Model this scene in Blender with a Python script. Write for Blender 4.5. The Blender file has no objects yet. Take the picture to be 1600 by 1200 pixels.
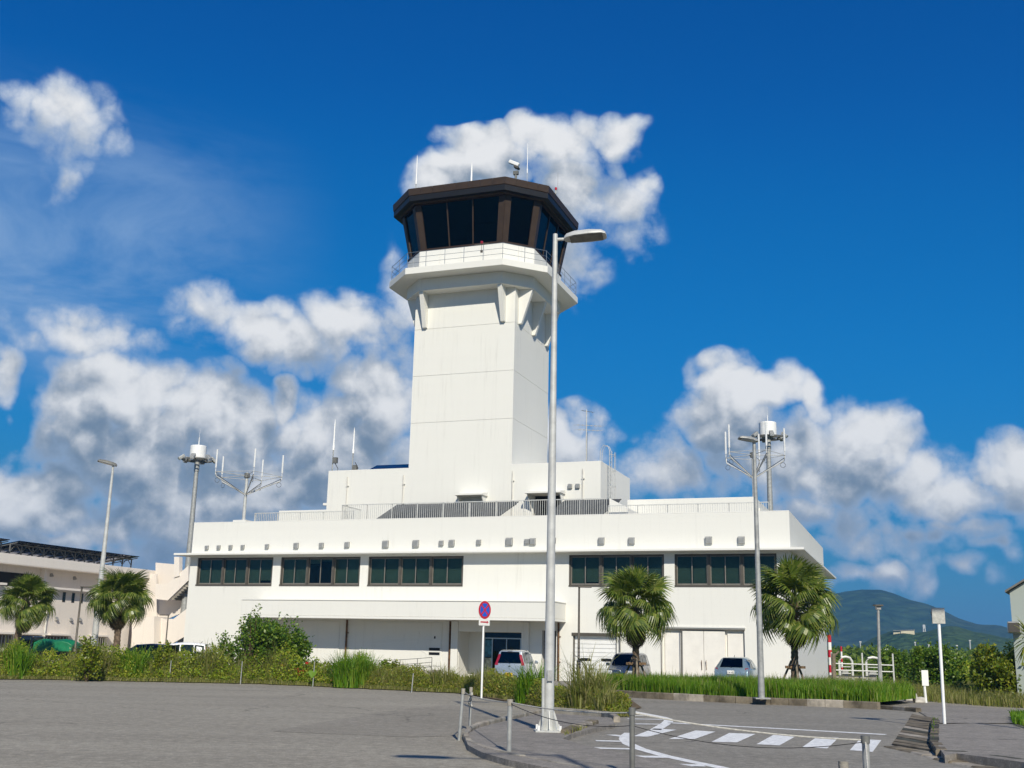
import bpy, bmesh, math, random
import numpy as np
from mathutils import Matrix, Vector

SC = bpy.context.scene
COL = SC.collection
R = math.radians

# ------------------------------------------------------------------ camera
F_PX, PITCH, ROLL, EYE = 1731.2, 0.2360, 0.0227, 1.6      # focal length in pixels of a 1600 px wide frame
cam_d = bpy.data.cameras.new('camera')
cam_d.sensor_width = 36.0
cam_d.lens = F_PX / 1600 * 36
cam_d.clip_start, cam_d.clip_end = 0.1, 60000
cam = bpy.data.objects.new('camera', cam_d)
COL.objects.link(cam)
cam.matrix_world = (Matrix.Translation((0, 0, EYE)) @ Matrix.Rotation(math.pi / 2 + PITCH, 4, 'X')
                    @ Matrix.Rotation(ROLL, 4, 'Z'))
SC.camera = cam


def ray(px, py):
    """Direction in the world of a point measured in the photograph (1600 x 1200)."""
    x, y = px - 800, py - 600
    cr, sr = math.cos(ROLL), math.sin(ROLL)
    x, y = x * cr + y * sr, -x * sr + y * cr
    up = -y / F_PX
    cp, sp = math.cos(PITCH), math.sin(PITCH)
    return Vector((x / F_PX, cp - up * sp, sp + up * cp))


def gp(px, py, z=0.0):
    r = ray(px, py)
    t = (z - EYE) / r.z
    return Vector((r.x * t, r.y * t, z))


def at(px, py, Y):
    r = ray(px, py)
    t = Y / r.y
    return Vector((r.x * t, Y, r.z * t + EYE))


# ------------------------------------------------------------------ light
SUN_EL = R(36)
sun_h = Vector((0.170, -0.985)).normalized()
sun_to = Vector((sun_h.x * math.cos(SUN_EL), sun_h.y * math.cos(SUN_EL), math.sin(SUN_EL)))
sd = bpy.data.lights.new('sun', 'SUN')
sd.energy = 4.7
sd.angle = R(0.53)
sd.color = (1.0, 0.935, 0.81)
sun = bpy.data.objects.new('sun', sd)
COL.objects.link(sun)
sun.rotation_euler = (-sun_to).to_track_quat('-Z', 'Y').to_euler()

SC.view_settings.view_transform = 'Standard'
SC.view_settings.look = 'None'
SC.view_settings.exposure = 0.12
SC.view_settings.gamma = 1.0
SC.view_settings.use_curve_mapping = False
SC.render.engine = 'CYCLES'
SC.cycles.use_denoising = True
SC.cycles.use_adaptive_sampling = True
SC.cycles.adaptive_threshold = .02
SC.cycles.max_bounces = 8
SC.cycles.transparent_max_bounces = 12
SC.cycles.volume_bounces = 0


class NT:
    """Tiny helper for node trees; nodes are made in evaluation order."""

    def __init__(self, tree):
        self.t = tree

    def n(self, typ, props=None, **ins):
        nd = self.t.nodes.new(typ)
        for k, v in (props or {}).items():
            setattr(nd, k, v)
        for k, v in ins.items():
            key = int(k[1:]) if k[0] == 'i' and k[1:].isdigit() else k.replace('_', ' ')
            self.set(nd.inputs[key], v)
        return nd

    def set(self, sock, v):
        if isinstance(v, bpy.types.NodeSocket):
            self.t.links.new(v, sock)
        elif isinstance(v, bpy.types.Node):
            self.t.links.new(v.outputs[0], sock)
        else:
            sock.default_value = v

    def m(self, op, a, b=0.0, c=0.0, clamp=False):
        nd = self.t.nodes.new('ShaderNodeMath')
        nd.operation, nd.use_clamp = op, clamp
        for s, v in zip(nd.inputs, (a, b, c)):
            self.set(s, v)
        return nd.outputs[0]

    def v(self, op, a, b=(0, 0, 0)):
        nd = self.t.nodes.new('ShaderNodeVectorMath')
        nd.operation = op
        self.set(nd.inputs[0], a)
        if op == 'SCALE':
            self.set(nd.inputs[3], b)
        else:
            self.set(nd.inputs[1], b)
        return nd.outputs[0]

    def mix(self, f, a, b, typ='MIX'):
        nd = self.t.nodes.new('ShaderNodeMix')
        nd.data_type, nd.blend_type = 'RGBA', typ
        self.set(nd.inputs[0], f)
        self.set(nd.inputs[6], a)
        self.set(nd.inputs[7], b)
        return nd.outputs[2]

    def smooth(self, x, lo, hi):
        nd = self.t.nodes.new('ShaderNodeMapRange')
        nd.interpolation_type = 'SMOOTHSTEP'
        self.set(nd.inputs[0], x)
        self.set(nd.inputs[1], lo)
        self.set(nd.inputs[2], hi)
        return nd.outputs[0]

    def noise(self, vec, scale, detail=4.0, rough=0.5, dist=0.0, col=False):
        nd = self.n('ShaderNodeTexNoise', None, Vector=vec, Scale=scale, Detail=detail, Roughness=rough, Distortion=dist)
        return nd.outputs['Color' if col else 'Fac']


# ------------------------------------------------------------------ sky
# cumulus banks: centre, half-width, half-height (pixels of the photograph, turned into angles), strength
CLOUDS = [
    (95, 190, 95, 80, .62), (35, 165, 50, 45, .5), (85, 265, 30, 50, .42),
    (820, 215, 55, 50, 1.0), (760, 255, 90, 50, 1.05), (700, 285, 75, 42, 1.0), (885, 245, 90, 70, .95),
    (972, 212, 48, 40, .75), (900, 320, 85, 75, .85), (965, 345, 75, 65, .55), (1000, 302, 40, 45, .5), (880, 400, 80, 80, .55),
    (430, 520, 135, 62, .85), (545, 510, 110, 66, .85), (330, 480, 70, 70, .5), (140, 530, 125, 55, .6), (622, 470, 50, 95, .5),
    (195, 625, 105, 72, 1.15), (130, 660, 62, 72, 1.0), (210, 705, 150, 95, 1.0), (335, 665, 150, 85, .95), (452, 606, 32, 36, .75),
    (400, 640, 62, 48, .8), (300, 765, 190, 75, .9), (525, 690, 160, 105, 1.0), (600, 620, 90, 95, .9), (450, 750, 190, 80, .95),
    (30, 765, 125, 70, 1.05), (80, 830, 150, 45, .75), (6, 590, 32, 46, .8), (200, 815, 220, 60, .8),
    (900, 695, 75, 55, .8), (1175, 612, 112, 60, 1.15), (1125, 655, 86, 60, 1.0), (1262, 622, 42, 60, .85), (1215, 720, 220, 80, .72),
    (1362, 690, 85, 70, 1.0), (1402, 722, 75, 70, .9), (1320, 755, 190, 65, .8), (1465, 765, 125, 60, .9), (1592, 762, 80, 65, 1.0),
    (1415, 848, 100, 36, .6), (1562, 855, 40, 22, .5), (1380, 900, 120, 32, .5), (1520, 900, 56, 26, .45), (1040, 750, 110, 55, .55),
    (150, 862, 260, 46, .46), (1240, 812, 190, 46, .50), (1480, 830, 170, 34, .42),
]


def build_world():
    w = bpy.data.worlds.new('World')
    SC.world = w
    w.use_nodes = True
    def group(name, body):
        g = bpy.data.node_groups.new(name, 'ShaderNodeTree')
        g.interface.new_socket('Vector', in_out='INPUT', socket_type='NodeSocketVector')
        g.interface.new_socket('Value', in_out='OUTPUT', socket_type='NodeSocketFloat')
        gi = g.nodes.new('NodeGroupInput')
        v = body(NT(g), gi.outputs[0])
        go = g.nodes.new('NodeGroupOutput')
        g.links.new(v, go.inputs[0])
        return g

    def banks(t, d):
        sep = t.n('ShaderNodeSeparateXYZ', None, Vector=d)
        az = t.m('ARCTAN2', sep.outputs[0], sep.outputs[1])
        el = t.m('ARCSINE', sep.outputs[2])
        wp = t.v('SCALE', t.v('SUBTRACT', t.noise(d, 15.0, 2, .55, col=True), (.5, .5, .5)), .085)
        q = t.n('ShaderNodeCombineXYZ', None, X=az, Y=el)
        q = t.v('ADD', q.outputs[0], wp)
        # the same kind of broken cumulus goes on all round, outside the part that the photograph shows
        side = t.smooth(t.m('ABSOLUTE', az), .52, .75)
        band = t.m('MULTIPLY', t.smooth(el, -.02, .05), t.m('SUBTRACT', 1.0, t.smooth(el, .16, .40)))
        acc = t.m('MULTIPLY', t.smooth(t.noise(d, 3.2, 2, .5), .50, .80), t.m('MULTIPLY', band, side))
        for (cx, cy, rx, ry, amp) in CLOUDS:
            r = ray(cx, cy).normalized()
            a0, e0 = math.atan2(r.x, r.y), math.asin(r.z)
            ax, ay = rx / F_PX * 1.2, ry / F_PX * 1.2
            mp = t.n('ShaderNodeVectorMath', {'operation': 'MULTIPLY_ADD'}, i0=q, i1=(1 / ax, 1 / ay, 0), i2=(-a0 / ax, -e0 / ay, 0))
            gr = t.n('ShaderNodeTexGradient', {'gradient_type': 'SPHERICAL'}, Vector=mp.outputs[0])
            acc = t.m('MAXIMUM', acc, t.m('MULTIPLY', gr.outputs['Fac'], amp))
        return acc

    def puffs(t, d):
        big = t.noise(d, 19.0, 8, .64)
        rid = t.n('ShaderNodeTexNoise', {'noise_type': 'RIDGED_MULTIFRACTAL', 'normalize': True}, Vector=d, Scale=30.0,
                  Detail=3.0, Roughness=.5, Lacunarity=2.1, Offset=.9, Gain=1.2).outputs['Fac']
        return t.m('SUBTRACT', big, t.m('MULTIPLY', rid, .22))
    gb, gf = group('cloud_banks', banks), group('cloud_puffs', puffs)

    nt = w.node_tree
    nt.nodes.clear()
    t = NT(nt)
    co = t.n('ShaderNodeTexCoord')
    d = co.outputs['Generated']
    sky = t.n('ShaderNodeTexSky', {'sky_type': 'NISHITA', 'sun_disc': False, 'sun_elevation': SUN_EL,
                                   'sun_rotation': math.atan2(sun_h.x, sun_h.y), 'altitude': 0.0,
                                   'air_density': .5, 'dust_density': 0.0, 'ozone_density': 4.0})
    cur = t.n('ShaderNodeRGBCurve', None, Color=t.v('SCALE', sky.outputs[0], .1))
    for ch, pts in enumerate((((0, 0), (.05, .0), (.13, .008), (.25, .038), (.41, .08), (.7, .135), (1, .15)),
                              ((0, 0), (.095, .092), (.14, .15), (.25, .222), (.45, .265), (.7, .28), (1, .285)),
                              ((0, 0), (.21, .37), (.3, .48), (.5, .585), (.8, .53), (1, .47)))):
        c = cur.mapping.curves[ch]
        while len(c.points) < len(pts):
            c.points.new(.5, .5)
        for p, xy in zip(c.points, pts):
            p.location = xy
    cur.mapping.update()
    bg_sky = t.n('ShaderNodeBackground', None, Color=t.v('SCALE', cur.outputs[0], 10.0), Strength=.088)

    def call(g, vec):
        gn = nt.nodes.new('ShaderNodeGroup')
        gn.node_tree = g
        nt.links.new(vec, gn.inputs[0])
        return gn.outputs[0]
    m0 = call(gb, d)
    m2 = call(gb, t.v('NORMALIZE', t.v('ADD', d, (.012, 0.0, .040))))
    f0 = call(gf, d)
    f1 = call(gf, t.v('NORMALIZE', t.v('ADD', d, (.004, 0.0, .012))))
    d0 = t.m('ADD', t.m('MULTIPLY', m0, 2.8), t.m('MULTIPLY', t.m('SUBTRACT', f0, .42), 2.3))
    d0 = t.m('MULTIPLY', d0, t.smooth(m0, .0, .14))
    alpha = t.m('MULTIPLY', t.smooth(d0, .0, 1.05), .98)
    shade = t.m('ADD', t.m('MULTIPLY', t.m('SUBTRACT', f0, f1), 2.2), t.m('MULTIPLY', t.m('SUBTRACT', m0, m2), 1.7))
    shade = t.m('SUBTRACT', shade, t.m('MULTIPLY', t.smooth(m0, .25, 1.0), .20))
    lit = t.smooth(shade, -.78, 1.18)
    thick = t.smooth(d0, .10, 1.6)
    core = t.mix(lit, (.21, .29, .395, 1), (.95, .96, .97, 1))
    ccol = t.mix(thick, (.46, .59, .80, 1), core)
    bg_cl = t.n('ShaderNodeBackground', None, Color=ccol, Strength=.83)
    # thin high veil
    sep = t.n('ShaderNodeSeparateXYZ', None, Vector=d)
    st = t.n('ShaderNodeMapping', None, Vector=d, Rotation=(0, R(-14), 0), Scale=(2.0, 2.0, 6.0))
    veil = t.smooth(t.noise(st.outputs[0], 2.2, 7, .60, .6), .28, .74)
    vel = t.m('MULTIPLY', t.smooth(sep.outputs[2], .14, .30), t.m('SUBTRACT', 1.0, t.smooth(sep.outputs[2], .33, .47)))
    vaz = t.m('SUBTRACT', 1.0, t.smooth(sep.outputs[0], -.34, -.14))
    veil = t.m('MULTIPLY', t.m('MULTIPLY', veil, .85), t.m('MULTIPLY', vel, vaz))
    bg_v = t.n('ShaderNodeBackground', None, Color=(.33, .53, .86, 1), Strength=.72)
    mx0 = t.n('ShaderNodeMixShader', None, i0=veil, i1=bg_sky.outputs[0], i2=bg_v.outputs[0])
    mx = t.n('ShaderNodeMixShader', None, i0=alpha, i1=mx0.outputs[0], i2=bg_cl.outputs[0])
    out = nt.nodes.new('ShaderNodeOutputWorld')
    nt.links.new(mx.outputs[0], out.inputs[0])
    w.cycles.sampling_method = 'MANUAL'
    w.cycles.sample_map_resolution = 512


build_world()


# ------------------------------------------------------------------ materials
def mat_base(name):
    m = bpy.data.materials.new(name)
    m.use_nodes = True
    m.node_tree.nodes.clear()
    return m, NT(m.node_tree)


def finish(m, t, sh, disp=None):
    out = m.node_tree.nodes.new('ShaderNodeOutputMaterial')
    m.node_tree.links.new(sh, out.inputs['Surface'])
    return m


def c4(c):
    return (c[0], c[1], c[2], 1)


def paint(name, col, rough=.6, metal=0.0, var=.10, scale=2.0, bump=.0, bscale=60.0, spec=.4, coat=0.0):
    """Plain painted / metal / concrete surface with soft mottling and fine relief."""
    m, t = mat_base(name)
    co = t.n('ShaderNodeTexCoord').outputs['Object']
    n = t.noise(co, scale, 6, .6)
    c = t.mix(t.smooth(n, .3, .7), c4([x * (1 - var) for x in col]), c4([min(1, x * (1 + var * .5)) for x in col]))
    p = t.n('ShaderNodeBsdfPrincipled', None, Base_Color=c, Metallic=metal, Specular_IOR_Level=spec,
            Roughness=t.m('ADD', rough, t.m('MULTIPLY', t.m('SUBTRACT', n, .5), .15)))
    if coat:
        p.inputs['Coat Weight'].default_value = coat
        p.inputs['Coat Roughness'].default_value = .06
    if bump:
        b = t.n('ShaderNodeBump', None, Strength=bump, Distance=.02, Height=t.noise(co, bscale, 3, .6))
        t.set(p.inputs['Normal'], b.outputs[0])
    return finish(m, t, p.outputs[0])


def wall_paint(name, col, stain=(.45, .43, .38), amount=.35):
    """Painted render: roller texture, board marks, rain streaks and grime of their own shape."""
    m, t = mat_base(name)
    co = t.n('ShaderNodeTexCoord').outputs['Object']
    st = t.n('ShaderNodeMapping', None, Vector=co, Scale=(3.2, 3.2, .16))
    streak = t.smooth(t.noise(st.outputs[0], 1.5, 7, .68), .50, .78)
    blot = t.smooth(t.noise(co, .35, 5, .6), .42, .72)
    fine = t.noise(co, 9.0, 4, .6)
    bd = t.n('ShaderNodeMapping', None, Vector=co, Scale=(.05, .05, 1.15))
    board = t.smooth(t.noise(bd.outputs[0], 3.0, 2, .5), .35, .65)
    c = t.mix(t.m('MULTIPLY', fine, .10), c4(col), c4([x * .82 for x in col]))
    c = t.mix(t.m('MULTIPLY', board, .05), c, c4([x * .80 for x in col]))
    c = t.mix(t.m('MULTIPLY', streak, t.m('MULTIPLY', t.m('ADD', .25, blot), amount)), c, c4(stain))
    h = t.m('ADD', t.m('MULTIPLY', t.noise(co, 35.0, 3, .6), .6), t.m('MULTIPLY', t.noise(co, 1.2, 2, .5), .8))
    b = t.n('ShaderNodeBump', None, Strength=.16, Distance=.02, Height=h)
    p = t.n('ShaderNodeBsdfPrincipled', None, Base_Color=c, Roughness=.72, Specular_IOR_Level=.25, Normal=b.outputs[0])
    return finish(m, t, p.outputs[0])


def asphalt(name, col, col2, worn=.5):
    m, t = mat_base(name)
    co = t.n('ShaderNodeTexCoord').outputs['Object']
    agg = t.n('ShaderNodeTexVoronoi', None, Vector=co, Scale=30.0)
    grain = t.noise(co, 17.0, 5, .8)
    grit = t.noise(co, 5.0, 7, .78)
    big = t.noise(co, .20, 5, .62)
    lanes = t.n('ShaderNodeMapping', None, Vector=co, Rotation=(0, 0, .12), Scale=(.07, .5, 1))
    ln = t.noise(lanes.outputs[0], 1.0, 6, .62)
    c = t.mix(t.smooth(big, .35, .68), c4(col), c4(col2))
    c = t.mix(t.m('MULTIPLY', t.smooth(ln, .42, .66), .5), c, c4([x * .74 for x in col]))
    c = t.mix(t.m('MULTIPLY', t.smooth(t.noise(co, .5, 7, .75, .8), .56, .72), .6), c, c4([x * .80 for x in col]))
    c = t.mix(t.m('MULTIPLY', t.smooth(grit, .46, .66), .55), c, c4([min(1, x * 1.45) for x in col2]))
    c = t.mix(t.m('MULTIPLY', t.smooth(grit, .50, .34), .6), c, c4([x * .62 for x in col]))
    c = t.mix(t.m('MULTIPLY', t.smooth(agg.outputs['Distance'], .30, .65), .35), c, c4([x * .5 for x in col]))
    c = t.mix(t.m('MULTIPLY', t.smooth(grain, .57, .70), worn), c, c4([min(1, x * 2.0) for x in col2]))
    wv = t.v('ADD', co, t.v('SCALE', t.noise(co, 1.3, 4, .6, col=True), .9))
    ck = t.n('ShaderNodeTexVoronoi', {'feature': 'DISTANCE_TO_EDGE'}, Vector=wv, Scale=.16)
    ckm = t.m('MULTIPLY', t.smooth(ck.outputs['Distance'], .0075, .002), t.smooth(t.noise(co, .13, 3, .5), .48, .56))
    c = t.mix(t.m('MULTIPLY', ckm, .65), c, c4([x * .35 for x in col]))
    oil = t.smooth(t.noise(co, .9, 3, .55), .70, .78)
    c = t.mix(t.m('MULTIPLY', oil, .45), c, c4([x * .5 for x in col]))
    hb = t.m('ADD', t.m('MULTIPLY', agg.outputs['Distance'], .5), t.m('ADD', grain, grit))
    b = t.n('ShaderNodeBump', None, Strength=.5, Distance=.012, Height=hb)
    p = t.n('ShaderNodeBsdfPrincipled', None, Base_Color=c, Roughness=.86, Specular_IOR_Level=.3, Normal=b.outputs[0])
    return finish(m, t, p.outputs[0])


def leafy(name, cols, trans=.35, rough=.5, gloss=.25):
    """Leaves: each leaf (mesh island) takes its own tone."""
    m, t = mat_base(name)
    ge = t.n('ShaderNodeNewGeometry')
    rp = t.n('ShaderNodeValToRGB', None, Fac=ge.outputs['Random Per Island'])
    e = rp.color_ramp.elements
    while len(e) < len(cols):
        e.new(.5)
    for i, c in enumerate(cols):
        e[i].position = i / (len(cols) - 1)
        e[i].color = c4(c)
    p = t.n('ShaderNodeBsdfPrincipled', None, Base_Color=rp.outputs[0], Roughness=rough, Specular_IOR_Level=gloss)
    tr = t.n('ShaderNodeBsdfTranslucent', None, Color=t.mix(1.0, rp.outputs[0], (1.3, 1.25, .45, 1), 'MULTIPLY'))
    mx = t.n('ShaderNodeMixShader', None, i0=trans, i1=p.outputs[0], i2=tr.outputs[0])
    return finish(m, t, mx.outputs[0])


def tinted_glass(name, tint, refl=1.0):
    """Thin pane: tinted see-through with a mirror-like sheen by angle."""
    m, t = mat_base(name)
    tr = t.n('ShaderNodeBsdfTransparent', None, Color=c4(tint))
    gl = t.n('ShaderNodeBsdfGlossy', None, Color=(.9, .95, 1, 1), Roughness=.015)
    fr = t.n('ShaderNodeFresnel', None, IOR=1.5)
    mx = t.n('ShaderNodeMixShader', None, i0=t.m('MULTIPLY', fr.outputs[0], refl, clamp=True), i1=tr.outputs[0], i2=gl.outputs[0])
    return finish(m, t, mx.outputs[0])


def banded(name, cols, scale, axis=2, rough=.5):
    """Hard painted bands along one axis (warning stripes)."""
    m, t = mat_base(name)
    co = t.n('ShaderNodeTexCoord').outputs['Object']
    s = t.n('ShaderNodeSeparateXYZ', None, Vector=co).outputs[axis]
    f = t.m('GREATER_THAN', t.m('FRACT', t.m('MULTIPLY', s, scale)), .5)
    p = t.n('ShaderNodeBsdfPrincipled', None, Base_Color=t.mix(f, c4(cols[0]), c4(cols[1])), Roughness=rough)
    return finish(m, t, p.outputs[0])


def terrain_mat(name, a, b, c, scale, bump=.6, dist=2.0):
    m, t = mat_base(name)
    co = t.n('ShaderNodeTexCoord').outputs['Object']
    n1, n2 = t.noise(co, scale, 6, .65), t.noise(co, scale * .12, 4, .6)
    v = t.n('ShaderNodeTexVoronoi', None, Vector=co, Scale=scale * 1.6)
    col = t.mix(t.smooth(n1, .3, .7), c4(a), c4(b))
    col = t.mix(t.m('MULTIPLY', t.smooth(n2, .42, .66), .7), col, c4(c))
    col = t.mix(t.m('MULTIPLY', t.smooth(v.outputs['Distance'], .3, .8), .5), col, c4([x * .4 for x in a]))
    bp = t.n('ShaderNodeBump', None, Strength=bump, Distance=dist, Height=t.m('ADD', n1, t.m('MULTIPLY', v.outputs['Distance'], -.7)))
    p = t.n('ShaderNodeBsdfPrincipled', None, Base_Color=col, Roughness=.95, Specular_IOR_Level=.1, Normal=bp.outputs[0])
    return finish(m, t, p.outputs[0])


M = {
    'white': wall_paint('white_wall_paint', (.735, .725, .665), amount=.42),
    'trim': wall_paint('white_trim_paint', (.755, .745, .69), amount=.25),
    'beige': wall_paint('beige_wall_paint', (.73, .665, .585), (.30, .25, .2), .3),
    'beige_trim': wall_paint('beige_trim_paint', (.76, .70, .62), (.30, .25, .2), .25),
    'hut': wall_paint('grey_green_wall_paint', (.36, .40, .36), (.15, .16, .14), .4),
    'frame': paint('bronze_window_frame', (.22, .20, .165), .45, .3, .12, 3),
    'frame_dk': paint('dark_sill_metal', (.105, .093, .074), .5, .3, .12, 3),
    'alu': paint('aluminium', (.52, .53, .52), .35, .9, .08, 3),
    'galv': paint('galvanised_steel', (.36, .365, .345), .5, .25, .22, 6, .05, 30),
    'galv_lt': paint('pale_galvanised_steel', (.50, .505, .48), .55, .15, .16, 4, .06, 25),
    'galv_dk': paint('weathered_steel', (.17, .17, .155), .6, .25, .22, 6, .05, 30),
    'brown': paint('brown_cladding', (.036, .021, .013), .55, 0, .14, 2.2, spec=.25),
    'brown_lt': paint('brown_cladding_worn', (.046, .030, .020), .55, 0, .14, 2.2, spec=.25),
    'black': paint('black_metal', (.012, .012, .013), .5, .3, .1, 3),
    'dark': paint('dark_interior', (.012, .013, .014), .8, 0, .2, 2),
    'rail': paint('rail_blue_grey', (.13, .16, .20), .5, .2, .1, 4),
    'balus': paint('pale_rail_paint', (.62, .62, .58), .55, .2, .12, 6),
    'pipe': paint('pale_pipe', (.60, .58, .52), .55, 0, .15, 5),
    'rust': paint('rusty_pipe', (.16, .085, .04), .85, .2, .5, 5, .3, 40),
    'vent': paint('vent_hood_grey', (.34, .34, .32), .5, .4, .12, 5),
    'sheet': paint('grey_roof_sheet', (.085, .09, .092), .55, .3, .25, 1.5),
    'solar': paint('solar_panel_glass', (.008, .014, .035), .12, .2, .3, 2, spec=.7),
    'drum': paint('white_drum_paint', (.80, .80, .77), .5, 0, .07, 2.5),
    'rod': paint('white_antenna_rod', (.66, .67, .66), .5, 0, .08, 3),
    'cable': paint('black_cable', (.015, .015, .016), .6, 0, .1, 5),
    'blind': paint('teal_blind', (.40, .47, .42), .9, 0, .1, 1.5),
    'glass': tinted_glass('window_glass', (.55, .62, .58), .55),
    'cabglass': tinted_glass('cab_glass', (.22, .27, .25), .3),
    'doorglass': tinted_glass('door_glass', (.30, .34, .34), .8),
    'carglass': tinted_glass('car_glass', (.10, .13, .13), 1.0),
    'garage': paint('garage_door_paint', (.78, .78, .75), .45, 0, .06, 2),
    'door': paint('cream_door_paint', (.77, .74, .67), .5, 0, .06, 1.5),
    'poster_b': paint('blue_poster', (.05, .20, .30), .5, 0, .6, 6),
    'poster_y': paint('pale_poster', (.45, .47, .36), .5, 0, .6, 6),
    'red': paint('red_enamel', (.52, .02, .035), .35, 0, .06, 3),
    'blue': paint('blue_enamel', (.015, .10, .55), .35, 0, .06, 3),
    'signwhite': paint('sign_white', (.80, .79, .74), .4, 0, .05, 3),
    'signback': paint('sign_back_metal', (.46, .45, .40), .5, .3, .22, 9),
    'whitepole': paint('white_pole_paint', (.82, .82, .79), .45, 0, .06, 4),
    'lot': asphalt('old_lot_asphalt', (.30, .272, .215), (.345, .315, .25), .75),
    'road': asphalt('road_asphalt', (.255, .236, .195), (.30, .278, .232), .4),
    'patch': asphalt('asphalt_patch', (.265, .24, .19), (.31, .282, .228), .5),
    'pave': asphalt('footway_asphalt', (.25, .228, .195), (.295, .268, .23), .4),
    'conc': paint('concrete', (.32, .295, .245), .9, 0, .35, 2.6, .5, 40, .2),
    'kerb': paint('stained_kerb_concrete', (.19, .16, .115), .92, 0, .55, 2.2, .6, 35, .2),
    'kerb_lt': paint('paler_kerb_concrete', (.36, .32, .26), .92, 0, .45, 2.6, .6, 35, .2),
    'kerb_dk': paint('mossy_kerb_concrete', (.075, .075, .06), .95, 0, .6, 3, .6, 35, .2),
    'line': paint('worn_road_paint', (.80, .80, .77), .7, 0, .22, 9, .25, 50),
    'soil': paint('dry_soil', (.16, .12, .075), .95, 0, .5, 4, .8, 20, .1),
    'stake': paint('weathered_wood', (.23, .19, .14), .9, 0, .4, 6, .5, 30, .1),
    'timber': paint('brown_timber', (.20, .13, .075), .9, 0, .4, 5, .5, 30, .1),
    'trunk': paint('palm_bark', (.17, .125, .085), .95, 0, .5, 7, 1.0, 18, .1),
    'bark': paint('shrub_bark', (.11, .08, .05), .95, 0, .4, 8, .8, 20, .1),
    'rope': paint('pale_rope', (.52, .50, .44), .9, 0, .25, 30, .5, 90, .1),
    'rubber': paint('tyre_rubber', (.014, .014, .014), .85, 0, .1, 6),
    'rim': paint('wheel_rim', (.45, .46, .47), .3, .8, .05, 4),
    'silver': paint('silver_car_paint', (.40, .44, .47), .28, .5, .03, 1, coat=.8),
    'iceblue': paint('ice_blue_car_paint', (.25, .34, .38), .28, .5, .03, 1, coat=.8),
    'navy': paint('dark_blue_car_paint', (.035, .055, .10), .25, .4, .03, 1, coat=.9),
    'carblack': paint('black_car_paint', (.012, .013, .015), .2, .2, .03, 1, coat=.9),
    'carwhite': paint('white_car_paint', (.78, .78, .77), .3, 0, .03, 1, coat=.7),
    'tarp': paint('green_tarpaulin', (.004, .17, .065), .5, 0, .25, 2.5, .4, 8),
    'tail': paint('tail_lamp_red', (.30, .010, .018), .15, 0, .1, 6, coat=1),
    'lampglass': paint('lamp_lens', (.62, .64, .64), .12, .1, .1, 6, coat=1),
    'chrome': paint('chrome', (.75, .76, .77), .12, 1, .03, 3),
    'plate_y': paint('yellow_plate', (.70, .48, .03), .4, 0, .05, 4),
    'cliff': paint('pale_yellow_wall', (.62, .55, .36), .9, 0, .15, .2),
    'forest': terrain_mat('hill_forest', (.030, .062, .018), (.060, .105, .028), (.075, .115, .040), .10, 1.0, 4.0),
    'mount': terrain_mat('mountain_forest', (.026, .055, .022), (.042, .075, .030), (.065, .080, .042), .022, 1.0, 14.0),
    'field': terrain_mat('grass_field', (.050, .085, .020), (.085, .115, .030), (.11, .105, .045), .35, .4, .2),
    'palm': leafy('palm_leaf', [(.06, .105, .014), (.12, .175, .024), (.19, .24, .04), (.29, .30, .085)], .36, .36, .5),
    'palm_dry': leafy('dry_palm_leaf', [(.09, .07, .035), (.13, .10, .05)], .2, .8, .1),
    'weed': leafy('weed_leaf', [(.095, .165, .012), (.19, .285, .020), (.30, .36, .032), (.40, .38, .06)], .38),
    'weed_red': leafy('dull_weed_leaf', [(.095, .14, .016), (.19, .25, .025), (.28, .31, .04), (.30, .22, .06)], .38),
    'grass': leafy('grass_blade', [(.06, .15, .008), (.11, .245, .012), (.17, .31, .020), (.29, .36, .05)], .45),
    'grass_dry': leafy('dry_grass_blade', [(.12, .165, .028), (.23, .25, .06), (.36, .33, .15), (.19, .21, .04)], .45),
    'shrub': leafy('shrub_leaf', [(.04, .10, .012), (.085, .175, .018), (.15, .245, .026), (.21, .28, .035)], .38, .35, .5),
    'shrub_y': leafy('yellow_green_leaf', [(.065, .12, .010), (.14, .205, .015), (.24, .28, .025), (.32, .32, .04)], .4, .4, .4),
    'petal': leafy('red_petal', [(.50, .035, .03), (.65, .07, .045), (.75, .16, .10)], .25),
    'farleaf': leafy('far_tree_leaf', [(.075, .135, .016), (.135, .205, .024), (.20, .26, .04)], .4),
    'stone': paint('broken_concrete', (.55, .52, .46), .9, 0, .3, 4, .5, 20, .2),
}


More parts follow.
